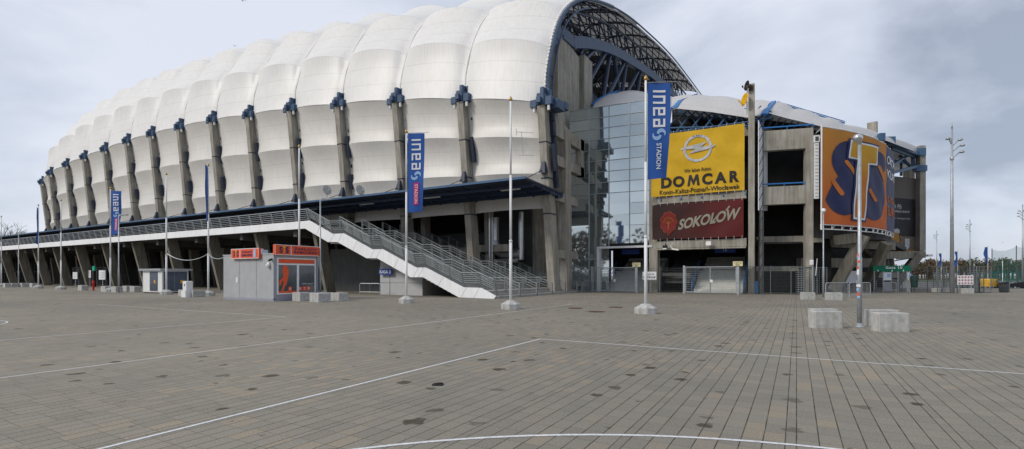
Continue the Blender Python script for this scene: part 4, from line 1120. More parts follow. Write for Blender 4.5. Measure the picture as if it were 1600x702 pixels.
# kasa room under the stair
KR=thing('ticket_office',(-31,31,0),'pale grey block room under the stair with a blue KASA 3 sign','ticket office')
m=MB(); x0=onY(594,30.6).x; x1=onY(660,30.6).x
m.prism([(x0,30.6,0),(x1,30.6,0),(x1,30.6,zi(bot,x1)-.02),(x0,30.6,zi(bot,x0)-.02)],(0,4,0)); m.build('wall',M('pale_block',(.46,.47,.48),.7,var=.06),KR)
m=MB(); 
for z in (1.0,2.0): m.box(x0,30.585,z,x1,30.6,z+.02)
m.box(x0+1.1,30.58,0,x0+1.13,30.6,3); m.build('wall_joint',DGREY,KR)
pa=onY(592,30.3,429.5); pb=onY(612,30.3,420)
m=MB(); m.box(pa.x,30.3,pa.z,pb.x,30.36,pb.z); sg=m.build('sign',BLUES,KR)
decal('lettering',fit_text('KASA 3',pa.x+.12,pa.z+.1,pb.x-.12,pb.z-.1,.015),plane_surf((0,30.3,0),(1,0,0),(0,0,1),(0,-1,0)),.01,WPR,sg)
# =================================================================== satellite dishes etc on canopy/column
def dish(name,c,r,az,tilt,mat,label,mast=None):
    t=thing(name,c,label,'satellite dish'); m=MB(); ax=Vector((math.sin(az)*math.cos(tilt),-math.cos(az)*math.cos(tilt),math.sin(tilt)))
    u=ax.cross(Vector((0,0,1))).normalized(); v=u.cross(ax); c=Vector(c); vs=[];fs=[];n=20
    rings=[(0,-.18),(.35,-.15),(.7,-.08),(1,0),(1.03,-.03),(.7,-.11),(.3,-.19)]
    for q,(rr,h) in enumerate(rings):
        for k in range(n):
            a=2*math.pi*k/n; vs.append(c+(u*math.cos(a)+v*math.sin(a)*1.1)*rr*r+ax*h*r)
    for q in range(len(rings)-1):
        for k in range(n): j=(k+1)%n; fs.append((q*n+k,q*n+j,(q+1)*n+j,(q+1)*n+k))
    m.add(vs,fs); m.build('dish_bowl',mat,t,smooth=True)
    m=MB(); m.tube([c-v*r*.95-ax*.05,c-v*r*.55+ax*r*.9],.025*max(1,r),5); m.cbox(c-v*r*.5+ax*r*.9,.12,.12,.14); m.build('feed_arm',mat,t)
    m=MB(); 
    if mast is not None: m.tube([c-ax*.2*r,Vector(mast)],.05,6); m.tube([Vector(mast),Vector(mast)+Vector((0,0,-1.0))],.04,6)
    m.build('dish_mount',GALV,t); return t
pc=onY(1163,46.6,155.5); dish('satellite_dish',(pc.x,46.6,pc.z),.5,-.95,.15,YEL,'orange yellow satellite dish fixed to the top of the tall column',(-3.7,47.0,pc.z-.2))
pc=onY(1166.5,46.7,134); dish('satellite_dish',(pc.x,46.7,pc.z),.38,-.95,.1,BLACK,'dark grey satellite dish above the yellow one on the column',(-3.7,47.0,pc.z-1.0))
m=MB(); m.box(-3.58,46.92,17.5,-3.2,46.946,17.95); m.build('rust_patch',RUST,ST)
for (u,v,d,lb) in ((511,293,54.5,'left grey satellite dish standing on the blue canopy roof'),(563,293,51.5,'right grey satellite dish standing on the blue canopy roof')):
    c=W(u,d,v+4); dish('satellite_dish',c,.5,1.4,.3,GALV,lb,(c.x,c.y,9.8))
# =================================================================== KIOSK
kx0,kx1,ky0,ky1=-33.9,-28.4,19.3,22.6; kh=2.95
K=thing('kiosk',(-31,21,0),'pale grey betting kiosk with orange signs and glass door','kiosk')
m=MB(); m.box(kx0,ky0,.08,kx1,ky1,kh); m.box(kx0-.03,ky0-.03,kh,kx1+.03,ky1+.03,kh+.08); m.build('wall',GRAYP,K)
m=MB(); m.box(kx0-.02,ky0-.02,0,kx1+.02,ky1+.02,.16); m.build('plinth',PLIL,K)
m=MB(); m.box(-30.4-2,ky0-.03,1.15,-30.2-2,ky0-.002,1.5); m.build('vent_cover',WPAINT,K)
m=MB()
for x in (kx0+1.85,kx0+3.7): m.box(x,ky0-.012,.2,x+.012,ky0-.002,kh-.05)
m.build('panel_joint',PLIL,K)
m=MB(); m.box(-28.95,ky0-.1,2.25,-28.75,ky0,2.45); m.lathe((-28.85,ky0-.12,2.2),[(.06,-.1),(.12,0),(.12,.1),(.05,.16)],10); m.build('outdoor_lamp',LAMPW,K)
m=MB(); m.beam((-28.6,ky0-.02,2.65),(-28.45,ky0-.3,2.55),.1,.1); m.build('security_camera',BLACK,K)
m=MB(); X=kx1+.02
m.box(kx1,ky0-.02,.1,X,ky0+.12,kh); m.box(kx1,ky1-.12,.1,X,ky1+.02,kh)
m.box(kx1+.001,ky0+.12,.1,X-.001,ky1-.12,.42); m.build('front_panel',PLIL,K)
m=MB(); X2=kx1+.05
y_=[ky0+.2,ky0+1.62,ky0+1.78,ky1-.22]
for (a,b,c,d) in ((y_[0],.42,y_[0]+.09,2.75),(y_[1],.42,y_[2],2.4),(y_[3]-.09,.42,y_[3],2.75)): m.box(kx1+.002,a,b,X2,c,d)
m.box(kx1+.003,y_[0]+.09,.42,X2-.002,y_[3]-.09,.5); m.box(kx1+.003,y_[0]+.09,2.3,X2-.002,y_[3]-.09,2.4); m.box(kx1+.003,y_[0]+.09,2.68,X2-.002,y_[3]-.09,2.75)
m.build('window_frame',WPAINT,K)
KG=M('shop_glass',(.06,.075,.085),.07,spec=.7,var=.3,scale=1.3)
m=MB(); m.box(kx1+.004,y_[0]+.09,.5,kx1+.02,y_[1],2.3); wl=m.build('window',KG,K)
m=MB(); m.box(kx1+.004,y_[2],.5,kx1+.02,y_[3]-.09,2.3); dl=m.build('door',KG,K)
m=MB(); m.box(kx1+.004,y_[0]+.09,2.42,kx1+.03,y_[3]-.09,2.66); m.build('orange_strip',ORANGE,K)
ks=plane_surf((kx1+.02,0,0),(0,1,0),(0,0,1),(1,0,0))
def kd(zx,zy):  # trace from the 7.02x zoom with origin (420,380)
    u=420+zx/7.02; v=380+zy/7.02; p=onX(u,kx1+.02,v); return (p.y,p.z)
body=[(165,245),(200,248),(205,275),(218,300),(215,350),(205,400),(195,450),(175,480),(160,520),(148,540),(135,535),(150,480),(165,430),(145,415),(130,465),(112,462),(115,425),(125,400),(150,385),(160,350),(148,310),(152,275)]
decal('player_print',poly_bm([[kd(*q) for q in body]]),ks,.006,ORANGE,wl)
for (a,b,c,d,dl_) in ((215,478,252,525,wl),(322,478,362,522,dl),(372,475,410,520,dl),(416,473,455,518,dl)):
    p,q=kd(a,d),kd(c,b); decal('print_tile',poly_bm([[(p[0],p[1]),(q[0],p[1]),(q[0],q[1]),(p[0],q[1])]]),ks,.007,ORANGE,dl_)
    decal('lettering',fit_text('S' if dl_ is wl else {322:'S',372:'T',416:'S'}[a],p[0]+.07,p[1]+.07,q[0]-.07,q[1]-.07,.02),ks,.012,WPR,dl_)
decal('lettering',fit_text('www.sts.pl',ky0+2.0,1.02,ky0+2.85,1.12,.01),ks,.01,WPR,dl)
decal('red_strip',poly_bm([[(y_[0]+.09,.5),(y_[1],.5),(y_[1],.62),(y_[0]+.09,.62)]]),ks,.008,ORANGE,wl)
def sts_sign(name,org,xd,nd,L_,h,dep,extra=True):
    o=Vector(org); x=Vector(xd); n=Vector(nd); z=Vector((0,0,1)); m=MB()
    m.prism([o,o+x*L_,o+x*L_+z*h,o+z*h],-n*dep); s=m.build(name,ORANGE,K); sf=plane_surf(o,x,z,n)
    fr=[[(0,0),(L_,0),(L_,.035),(0,.035)],[(0,h-.035),(L_,h-.035),(L_,h),(0,h)],[(0,.035),(.035,.035),(.035,h-.035),(0,h-.035)],[(L_-.035,.035),(L_,.035),(L_,h-.035),(L_-.035,h-.035)],[(L_*.33,.035),(L_*.33+.05,.035),(L_*.33+.05,h-.035),(L_*.33,h-.035)]]
    decal('sign_border',poly_bm(fr),sf,.006,WPR,s)
    decal('lettering',fit_text('S',L_*.09,.13,L_*.155,h-.13,.04),sf,.01,NAVYP,s); decal('lettering',fit_text('S',L_*.22,.13,L_*.285,h-.13,.04),sf,.01,NAVYP,s)
    decal('lettering',fit_text('T',L_*.155,.12,L_*.22,h-.1,.02),sf,.014,YEL,s)
    decal('lettering',fit_text('ZAKŁADY',L_*.4,h*.53,L_*(.78 if extra else .93),h*.78,.02),sf,.01,NAVYP,s)
    decal('lettering',fit_text('BUKMACHERSKIE',L_*.4,h*.2,L_*(.78 if extra else .93),h*.46,.02),sf,.01,NAVYP,s)
    if extra:
        decal('blue_patch',poly_bm([[(L_*.82,.08),(L_*.9,.08),(L_*.9,h-.08),(L_*.82,h-.08)]]),sf,.008,LBLUE,s)
    return s
a=onY(361,ky0-.2); b=onY(404,ky0-.2)
sts_sign('sign',(a.x,ky0-.2,2.72),(1,0,0),(0,-1,0),b.x-a.x,.66,.18)
sts_sign('sign',(kx1+.2,ky0-.05,2.92),(0,1,0),(1,0,0),3.35,.66,.2,False)
m=MB(); m.box(kx0-.05,ky0+1.2,2.95,kx0+.1,ky0+3.2,3.5); m.box(kx0+.1,ky0+1.2,2.95,kx0+2.4,ky0+1.35,3.45); m.build('sign',M('pale_blue_sign',(.45,.5,.6),.5),K)
# =================================================================== transformer cabinet & small cabinets
T=thing('transformer_cabinet',(-50.5,23.5,0),'white electrical substation box with dark grey doors and flat roof','electrical cabinet')
tx0,tx1,ty0,ty1=-52.6,-49.1,22.5,24.7; th=2.05
m=MB(); m.box(tx0,ty0,.1,tx1,ty1,th); m.build('cabinet_body',WPAINT,T)
m=MB(); m.box(tx0+.05,ty0+.05,0,tx1-.05,ty1-.05,.1); m.build('cabinet_base',RUST,T)
m=MB(); m.box(tx0-.25,ty0-.25,th,tx1+.25,ty1+.25,th+.18); m.build('cabinet_roof',GALV,T)
DOORG=M('slate_door',(.09,.11,.15),.5,var=.15)
m=MB(); m.box(tx0+1.35,ty0-.03,.2,tx0+2.75,ty0-.002,1.95); d1=m.build('door',DOORG,T)
m=MB(); m.box(tx1+.002,ty0+.12,.2,tx1+.03,ty0+1.02,1.95); d2=m.build('door',DOORG,T)
m=MB(); m.box(tx1+.002,ty0+1.05,.2,tx1+.03,ty1-.12,1.95); d3=m.build('door',DOORG,T)
for (dd,pp_) in ((d1,(tx0+2.3,ty0-.045,.9)),(d3,(tx1+.045,ty0+1.6,.9))):
    m=MB(); m.cbox(pp_,.22,.02,.3,0 if dd is d1 else R(90)); m.build('warning_plate',YEL,dd)
m=MB()
for k in range(8): m.box(tx0+1.45,ty0-.045,.3+.07*k,tx0+2.65,ty0-.032,.33+.07*k)
m.build('louvre',DGREY,d1)
p=G(292.5,464.5); c=thing('meter_cabinet',p,'small white plastic utility cabinet on a lower white base','utility cabinet')
m=MB(); m.cbox(p,.62,.55,.5,0,.03); m.build('cabinet_base',WPAINT,c)
m=MB(); m.cbox(p+Vector((-.02,.05,.52)),.52,.48,.68,0,.03); q=m.build('cabinet_body',WPAINT,c)
m=MB(); m.cbox(p+Vector((.02,-.21,.85)),.05,.04,.12); m.build('handle',BLACK,q)
# =================================================================== concrete blocks
def block(name,u,v,w,d,h,label,rz=0,first=[None]):
    p=G(u,v); p.y+=d/2
    if first[0] is None:
        m=MB(); m.cbox(p,.92,.6,.53,0,.025); o=m.build('concrete_block',CONCB,org=p); tag(o,label,'concrete block','concrete ballast blocks on the plaza'); first[0]=o
    else: o=copytree(first[0],p,0,label)
    o.rotation_euler=(0,0,rz); o.scale=(w/.92,d/.6,h/.53); return o
block('b',1290,513.5,.84,.4,.53,'concrete block nearest left of the tall lamp pole, white streaked front',R(28))
block('b',1286,507.5,.78,.38,.52,'concrete block behind the streaked one left of the lamp pole',R(28))
block('b',1392.5,518.8,.84,.4,.55,'concrete block right of the lamp pole, nearest to the camera',R(24))
block('b',1379,511,.84,.4,.54,'concrete block right of the lamp pole, half hidden behind another',R(24))
block('b',1262,468.4,.78,.5,.48,'pale concrete block in front of the tall turnstile cage',R(26))
block('b',1303,469.3,.9,.5,.5,'pale concrete block in front of the steel crowd barrier',R(22))
block('b',1464,457.6,.45,.6,.42,'small narrow concrete block left of the tall light mast',R(26))
block('b',1476,457.4,.95,.6,.46,'concrete block touching the foot of the tall light mast',R(26))
block('b',1502,458.3,.5,.6,.42,'narrow concrete block under the left end of the pictogram sign',R(26))
block('b',1512.5,458.8,.78,.6,.46,'concrete block under the right end of the pictogram sign',R(26))
block('b',523,470.8,.80,.75,.53,'concrete block standing alone right of the grey lamp post')
block('b',490.5,472.5,.86,.85,.55,'concrete block holding the grey lamp post by the kiosk')
block('b',462.5,470.8,.80,.8,.55,'concrete block under the flagpole in front of the kiosk door')
block('b',497,469.0,.9,.8,.5,'concrete block behind the lamp post block by the kiosk')
block('b',281,463,.5,.6,.5,'small concrete block left of the white utility cabinet')
block('b',299,464.6,.45,.9,.5,'concrete block tight against the white utility cabinet')
for (u,v,lb) in ((6,449.3,'concrete block just right of the first bare pole at left frame edge'),(17,449.0,'concrete block left of the farthest grey lamp post'),(32.5,448.9,'concrete block right behind the flag post lamp at far left'),(40,448.8,'concrete block second from the far left flagpole'),(48,449.4,'concrete block immediately left of the far left blue flag'),(124.5,454,'concrete block in front of the open gate fence'),(160.5,456.3,'concrete block below the white notice board'),(177,457,'concrete block just right of the pink and blue flag'),(194,455.5,'concrete block just behind the grey lamp post'),(206,456.4,'concrete block nearest left of the electrical substation')):
    block('b',u,v,.95,.6,.55,lb)
# =================================================================== flagpoles
def octbase(m,c,r=.48,h=.42):
    c=Vector(c); a0=math.pi/8
    def rg(rr,z): return [c+Vector((rr*math.cos(a0+k*math.pi/4),rr*math.sin(a0+k*math.pi/4),z)) for k in range(8)]
    v=rg(r,0)+rg(r,h*.58)+rg(r*.34,h); f=[tuple(range(7,-1,-1)),tuple(range(16,24))]
    for q in range(2):
        for k in range(8): j=(k+1)%8; f.append((q*8+k,q*8+j,q*8+8+j,q*8+8+k))
    m.add(v,f)
def make_pole(loc,label,h=10.0,base=True,group='white flagpoles on the plaza'):
    t=thing('flagpole',loc,label,'flagpole',group); x,y,z=loc
    if base:
        m=MB(); octbase(m,loc); m.build('concrete_base',CONCB,t)
    m=MB(); m.tube([(x,y,z+.3),(x,y,z+3.3)],.07,12); m.tube([(x,y,z+3.3),(x,y,z+6.5)],.06,12); m.tube([(x,y,z+6.5),(x,y,z+h)],.048,12); m.tube([(x,y,z+3.25),(x,y,z+3.35)],.078,12)
    m.build('pole_shaft',WPAINT,t,smooth=True)
    m=MB(); m.lathe((x,y,z+h),[(.03,0),(.075,.05),(.085,.11),(.06,.17),(.02,.24)],10); m.build('finial',GOLD,t,smooth=True)
    return t
RIGHT=Vector((.8660254,.5,0))
def add_flag(t,loc,ang,wd,z0,z1,style,amp=.05,seed=0,side=1):
    x,y,z=loc; d=Vector((RIGHT.x*math.cos(ang)-RIGHT.y*math.sin(ang),RIGHT.x*math.sin(ang)+RIGHT.y*math.cos(ang),0))*side
    n=Vector((d.y,-d.x,0))*side; o=Vector((x,y,0))+d*.09
    def sf(a,b,off):
        q=(z1-b)/(z1-z0); w_=a/wd
        return o+d*(a*(1-.16*q*q*w_))+Vector((0,0,b+.10*w_*q))+n*(off+amp*w_*math.sin(b*1.7+seed)+amp*1.1*math.sin(a*4.2+b*.9+seed)*w_)
    m=MB(); nx,nz=10,40
    for j in range(nz+1):
        for i in range(nx+1): m.v.append(sf(wd*i/nx,z0+(z1-z0)*j/nz,0))
    for j in range(nz):
        for i in range(nx): k=j*(nx+1)+i; m.f.append((k,k+1,k+nx+2,k+nx+1)); m.m.append(0)
    f=m.build('flag',FBLUE,t,smooth=True)
    m=MB()
    for k in range(7): zz=z0+(z1-z0)*(k+.2)/6.8; m.tube([(x,y,zz),o+Vector((0,0,zz))],.015,4)
    m.tube([(x,y,z1+.02),o+d*wd*1.25+Vector((0,0,z1+.06))],.014,4); m.build('flag_clip',GALV,f)
    if style is None: return f
    s=side; Hh=z1-z0; bigw=.46*wd; a0=.27*wd
    polys=[]; cur=z1-.085*Hh; adv=.088*Hh
    sc_=adv*.92
    for gi,gl_ in enumerate(INEA):
        for st in gl_:
            pass
        pts=[(a0+bigw*py,cur-px*sc_) for px,py in gl_]
        polys+=ribbon(pts,.075*wd+.02); cur-= (.055*Hh if gi==0 else adv+.035*Hh)
    decal('lettering',poly_bm(polys),sf,.02,WPR,f,.12,.12)
    # swirl
    cy=cur-.03*Hh; cx=.5*wd; r_=.13*wd+.04
    sw=[]
    for sgn in (1,-1):
        out=[];inn=[]
        for k in range(13):
            a=R(-30+210*k/12); out.append((cx+sgn*(.10*wd+r_*1.25*math.cos(a)),cy+sgn*(.05+r_*1.25*math.sin(a)))); inn.append((cx+sgn*(.10*wd+.02+r_*.75*math.cos(a)),cy+sgn*(.0+r_*.55*math.sin(a))))
        for k in range(12): sw.append([out[k],out[k+1],inn[k+1],inn[k]])
    decal('swirl_mark',poly_bm(sw),sf,.02,LBLUE,f,.12,.12)
    if style=='stadion':
        decal('lettering',fit_text('STADION',.38*wd,z0+.1*Hh,.38*wd+.24*wd,z0+.37*Hh,.015,rot=True),sf,.02,WPR,f,.1,.12)
    else:
        decal('pink_label',poly_bm([[(.36*wd,z0+.09*Hh),(.68*wd,z0+.09*Hh),(.68*wd,z0+.37*Hh),(.36*wd,z0+.37*Hh)]]),sf,.02,PINK,f,.12,.12)
        decal('lettering',fit_text('STADION',.42*wd,z0+.11*Hh,.62*wd,z0+.35*Hh,.015,rot=True),sf,.035,WPR,f,.1,.12)
    return f
p=G(1009,490); t1=make_pole(p,'white flagpole with blue inea STADION flag in front of the yellow banner',10.0); add_flag(t1,p,0,.98,5.75,9.9,'stadion',.05,1)
p=G(798,483); bare=make_pole(p,'bare white flagpole standing in front of the foot of the staircase',10.1)
p=G(635,474); t3=make_pole(p,'white flagpole with blue flag and pink label in front of the staircase',9.95); add_flag(t3,p,0,.98,5.3,9.95,'pink',.05,2.3)
def pole_copy(u,lb,Y=21.5): 
    q=onY(u,Y); return copytree(bare,(q.x,q.y,0),0,lb)
q=onY(467.5,21.3); k_=make_pole((q.x,q.y,.2),'bare white flagpole in front of the kiosk door',9.9,base=False)
p=onY(325.5,21.9); t4=make_pole(p,'white flagpole with blue flag seen edge on left of the kiosk',10.3); add_flag(t4,p,R(-70),.98,5.9,10.2,'pink',.05,.4)
pole_copy(260,'bare white flagpole in front of the electrical substation')
p=onY(172.5,22.2); t5=make_pole(p,'white flagpole with pink and blue flag above the notice board',10.1); add_flag(t5,p,0,.98,5.6,9.9,'pink',.1,4.4)
pole_copy(95.3,'bare white flagpole between the gate fence and the far left flag',23.0)
p=onY(60,23.5); t6=make_pole(p,'farthest left white flagpole with blue flag under the canopy end',10.2); add_flag(t6,p,R(-55),.98,5.4,9.9,'stadion',.06,5)
pole_copy(2,'bare white flagpole cut by the left edge of the frame',25)
# cable strung between poles
m=MB()
def sag(a,b,s,n=14): return [a.lerp(b,i/n)+Vector((0,0,-s*4*(i/n)*(1-i/n))) for i in range(n+1)]
A1=onY(260,21.5,396); A2=onY(325,21.9,397); A3=Vector((-33.9,19.4,2.9))
m.tube(sag(A1,A2,.55),.03,5); m.tube(sag(A2,A3,.25),.03,5)
tag(m.build('power_cable',GALV,org=A2),'grey cable sagging between two flagpoles and the kiosk roof','cable')
# =================================================================== lamp posts
def lamp(loc,h,label,r=.06,head='flat'):
    t=thing('street_lamp',loc,label,'street lamp','grey street lamps on the plaza'); x,y,z=loc
    m=MB(); m.tube([(x,y,z),(x,y,z+2.2),(x,y,z+2.3),(x,y,z+h)],[r*1.15,r*1.15,r*.8,r*.7],10); m.lathe((x,y,z),[(r*2,0),(r*2,.03)],10); m.build('pole_shaft',GALV,t,smooth=True)
    m=MB()
    if head=='flat': m.tube([(x,y,z+h-.05),(x+.35,y+.2,z+h)],.03,6); m.beam((x+.1,y+.06,z+h+.03),(x+.7,y+.4,z+h+.05),.22,.1)
    else: m.lathe((x,y,z+h-.12),[(.06,0),(.13,.06),(.16,.16),(.13,.26),(.05,.3)],12)
    m.build('lamp_head',LAMPW if head!='flat' else GALV,t,smooth=head!='flat'); return t
lamp(W(500.5,33.6)+Vector((0,0,.3)),6.5,'grey lamp post on a concrete block right of the kiosk')
lamp(onY(185.5,21.0),7.1,'grey lamp post right of the pink and blue flag')
lamp(onY(29,24.0),7.3,'grey lamp post farthest to the left below the canopy end')
lamp(G(1286.5,466.7),6.15,'slim grey lamp post with white globe before the orange banner',.055,'globe')
p=G(1343,511); t=thing('street_lamp',p,'tall grey lamp pole with round head and stickers in front of STS banner','street lamp','grey street lamps on the plaza'); x,y,z=p
m=MB(); m.tube([(x,y,0),(x,y,2.2),(x,y,2.25),(x,y,5.85)],[.07,.07,.056,.05],14); m.lathe((x,y,0),[(.17,0),(.17,.02),(.085,.03),(.085,.12)],12); m.build('pole_shaft',GALV,t,smooth=True)
m=MB(); m.tube([(x,y,5.8),(x,y,5.98),(x-.03,y-.02,6.03)],.055,10); m.lathe((x-.05,y-.03,5.9),[(.05,-.02),(.12,.03),(.145,.12),(.12,.19),(.05,.23)],16); m.build('lamp_head',SILV,t,smooth=True)
m=MB(); random.seed(3); m.cur=0
for k in range(12):
    zz=.9+random.random()*1.6; a=R(210+random.uniform(-50,50)); rr=.073 if zz<2.1 else .058; hh=random.uniform(.05,.11)
    cx_,cy_=x+rr*math.cos(a),y+rr*math.sin(a); m.cur=k%3; m.cbox((cx_,cy_,zz),.012,.07,hh,a)
m.build('sticker',[WPR,ORANGE,LBLUE],t)
# light mast
def mast(loc,h,label,r=.17,dirs=1):
    t=thing('light_mast',loc,label,'light mast','tall light masts'); x,y,z=loc
    m=MB(); m.tube([(x,y,z),(x,y,z+h)],[r,r*.42],12); m.lathe((x,y,z+h),[(r*.42,0),(.02,.5)],8); m.build('mast_shaft',GALV,t,smooth=True)
    m=MB()
    for (dx,dz) in ((.75,-1.0),(.95,-1.5),(.9,-2.1),(-.35,-.9)):
        e=Vector((x,y,z+h+dz)); o=RIGHT*dx*dirs
        m.tube([e-Vector((0,0,.6)),e+o*.8],.05,5); m.lathe(e+o-Vector((0,0,.12)),[(.05,0),(.19,.05),(.21,.12),(.1,.24)],10)
    m.lathe((x,y,z+h-2.9),[(.08,0),(.15,.08),(.15,.3),(.08,.38)],10)
    m.build('floodlight_cluster',GALV,t,smooth=True); return t
mast(G(1487.5,458.5),14.9,'tallest grey light mast in front of the right fence')
for (u,v,lb) in ((1515.5,345,'distant light mast behind the pictogram sign'),(1463.5,362,'most distant light mast between stadium corner and tall mast'),(1598,322,'light mast cut by the right edge of the frame')):
    d=14.2*F/(HV-v); p=W(u,d); p.z=gz(p.y); mast(p,ZV(v,d)-p.z,lb,.2,-1)
# distant flagpoles
for (u,v,fl,lb) in ((1471.5,396,1,'distant flagpole with blue flag left of the tall mast'),(1496.5,393,1,'distant flagpole with blue and pink flag right of the tall mast'),(1543.5,386,1,'distant flagpole with blue flag left of the green net'),(1566.5,380,0,'bare distant flagpole in front of the green net'),(1522,390,0,'bare distant flagpole right of the pictogram sign')):
    d=8.35*F/(HV-v)*1.0; p=W(u,d); p.z=gz(p.y); h=ZV(v,d)-p.z; t=make_pole(p,lb,h,base=False,group='distant flagpoles by the car park')
    if fl: add_flag(t,p,R(15),1.3,p.z+h-5.2,p.z+h-.1,None,.15,u,side=-1)
# =================================================================== fences
WIRE=M('fence_wire',(.09,.10,.10),.5,metal=.4)
POSTM=M('fence_post_steel',(.16,.18,.18),.5,metal=.4)
def fence(pts,h,label,name='mesh_fence',vs=.16,hs=.2,post=2.5,posth=None,mat=None,r=.008,group='steel mesh fences round the stadium'):
    t=thing(name,pts[0],label,'fence',group); m=MB()
    posts=MB(); z0=Vector(pts[0]).z
    for p,q in zip(pts,pts[1:]):
        p=Vector(p);q=Vector(q);L_=(q-p).length; n=int(L_/vs)
        for k in range(n+1):
            a=p.lerp(q,k/max(n,1)); m.beam(a+Vector((0,0,.05)),a+Vector((0,0,h)),r,r)
        for k in range(int(h/hs)+1): z=.06+k*hs; m.beam(p+Vector((0,0,min(z,h))),q+Vector((0,0,min(z,h))),r*1.8,r*1.8)
        k_=max(1,round(L_/post))
        for k in range(k_+1):
            a=p.lerp(q,k/k_); posts.beam(a,a+Vector((0,0,posth or h+.05)),.06,.06)
    m.build('wire_mesh',mat or WIRE,t); posts.build('fence_post',POSTM,t); return t
YF=46.3
X_=lambda u: onY(u,YF).x
fence([(X_(896),YF,0),(X_(925),YF,0)],2.35,'mesh fence panel between staircase foot and left entrance gate')
fence([(X_(996),YF,0),(X_(1068),YF,0)],2.35,'mesh fence between the two white framed gates')
e0=Vector((X_(1156),YF,0)); e1=W(1252,42.2)
fence([e0,e1],2.4,'dense mesh fence right of the right entrance gate',vs=.07,hs=.12,r=.01)
def gate(u0,u1,label,sign_lab):
    t=thing('double_gate',(X_(u0),YF,0),label,'gate','white framed double gates at the entrance'); xa,xb=X_(u0),X_(u1); xm=(xa+xb)/2
    m=MB()
    for x in (xa,xb): m.box(x-.09,YF-.09,0,x+.09,YF+.09,2.5)
    m.build('gate_post',GALV,t)
    for (a,b) in ((xa+.14,xm-.02),(xm+.02,xb-.14)):
        m=MB(); 
        for x in (a,b): m.box(x-.035,YF-.03,.1,x+.035,YF+.03,2.4)
        m.box(a,YF-.029,.1,b,YF+.029,.17); m.box(a,YF-.029,2.33,b,YF+.029,2.4); lf=m.build('gate_leaf',GALV,t)
        m=MB(); n=int((b-a)/.12)
        for k in range(n): m.box(a+(b-a)*k/n,YF-.005,.17,a+(b-a)*k/n+.008,YF+.005,2.33)
        for k in range(11): m.box(a,YF-.008,.2+.2*k,b,YF+.008,.216+.2*k)
        m.build('wire_mesh',GALV,lf)
    m=MB(); m.box(xm-.02,YF-.08,1.0,xm+.2,YF-.03,1.25); m.build('gate_lock',WPAINT,t)
    return t
gate(925,995,'white framed double gate left, in front of the glass facade entrance','')
gate(1069,1153,'white framed double gate right, below the red banner','')
for (u,lb,tx) in ((995,'cream sign board on the left gate post','WEJŚCIE A'),(1153,'cream sign board on the right gate post','WEJŚCIE B')):
    x=X_(u); m=MB(); m.box(x-.38,YF-.14,2.42,x+.38,YF-.1,2.82); s=tag(m.build('gate_sign',GREENB,org=(x,YF-.12,2.42)),lb,'sign','cream signs on the gate posts')
    decal('lettering',fit_text('WEJŚCIE',x-.3,2.62,x+.3,2.76,.02),plane_surf((0,YF-.14,0),(1,0,0),(0,0,1),(0,-1,0)),.008,INK,s)
    decal('lettering',fit_text('BRAMA',x-.16,2.46,x+.16,2.57,.02),plane_surf((0,YF-.14,0),(1,0,0),(0,0,1),(0,-1,0)),.008,INK,s)
xa,xb=X_(1004.5)-.0,X_(1026); za=ZV(437.5,43.8); zb=ZV(424.5,43.8)
m=MB(); m.box(xa,YF-.12,za,xb,YF-.08,zb); s=tag(m.build('notice_sign',WPR,org=(xa,YF-.1,za)),'white notice board with black text partly behind the flagpole','sign')
sf=plane_surf((0,YF-.12,0),(1,0,0),(0,0,1),(0,-1,0)); hz=(zb-za)
decal('lettering',fit_text('WEJŚCIE',xa+.15,za+hz*.55,xb-.2,za+hz*.8,.02),sf,.008,INK,s); decal('lettering',fit_text('KONTROLNE',xa+.08,za+hz*.18,xb-.08,za+hz*.42,.03),sf,.008,INK,s)
# full height turnstile cage
def turnstile(c,rz,label,h=2.3,name='turnstile'):
    c=Vector(c); t=thing(name,c,label,'turnstile','full height turnstiles'); ca,sa=math.cos(rz),math.sin(rz)
    def Q(x,y,z): return c+Vector((x*ca-y*sa,x*sa+y*ca,z))
    m=MB()
    for (x,y) in ((-.75,-.6),(.75,-.6),(-.75,.6),(.75,.6)): m.beam(Q(x,y,0),Q(x,y,h),.06,.06)
    for z in (.02,h): 
        for (a,b) in (((-.75,-.6),(.75,-.6)),((-.75,.6),(.75,.6)),((-.75,-.6),(-.75,.6)),((.75,-.6),(.75,.6))): m.beam(Q(*a,z),Q(*b,z),.06,.06)
    m.build('cage_frame',POSTM,t)
    m=MB(); m.tube([Q(0,0,0),Q(0,0,h)],.05,8)
    for k in range(11):
        z=.25+k*.18
        for a in (0,120,240): m.tube([Q(0,0,z),Q(.62*math.cos(R(a+35)),.55*math.sin(R(a+35)),z)],.022,5)
    m.build('rotor_arms',STEELR,t)
    m=MB()
    for k in range(11):
        z=.3+k*.18; m.tube([Q(-.75,-.6,z),Q(-.3,-.5,z)],.02,5); m.tube([Q(.75,-.6,z),Q(.3,-.5,z)],.02,5)
    m.build('comb_bars',STEELR,t); return t
turnstile(W(1256,41.3),R(26),'tall steel turnstile cage behind a pale concrete block'); turnstile(W(1272,43.2),R(26),'second steel turnstile cage beside the slim lamp post')
p=W(1270,40.5); m=MB(); t=thing('gate_floodlight',p,'white floodlight and bent sign plate on a post by the turnstiles','floodlight'); x,y,z=p
m.tube([(x,y,0),(x,y,2.75)],.04,6); m.build('post',GALV,t); m=MB(); m.cbox((x-.1,y,2.5),.25,.3,.4,.3,.03); m.beam((x+.2,y,1.6),(x+.3,y,3.0),.04,.3); m.build('lamp_body',LAMPW,t)
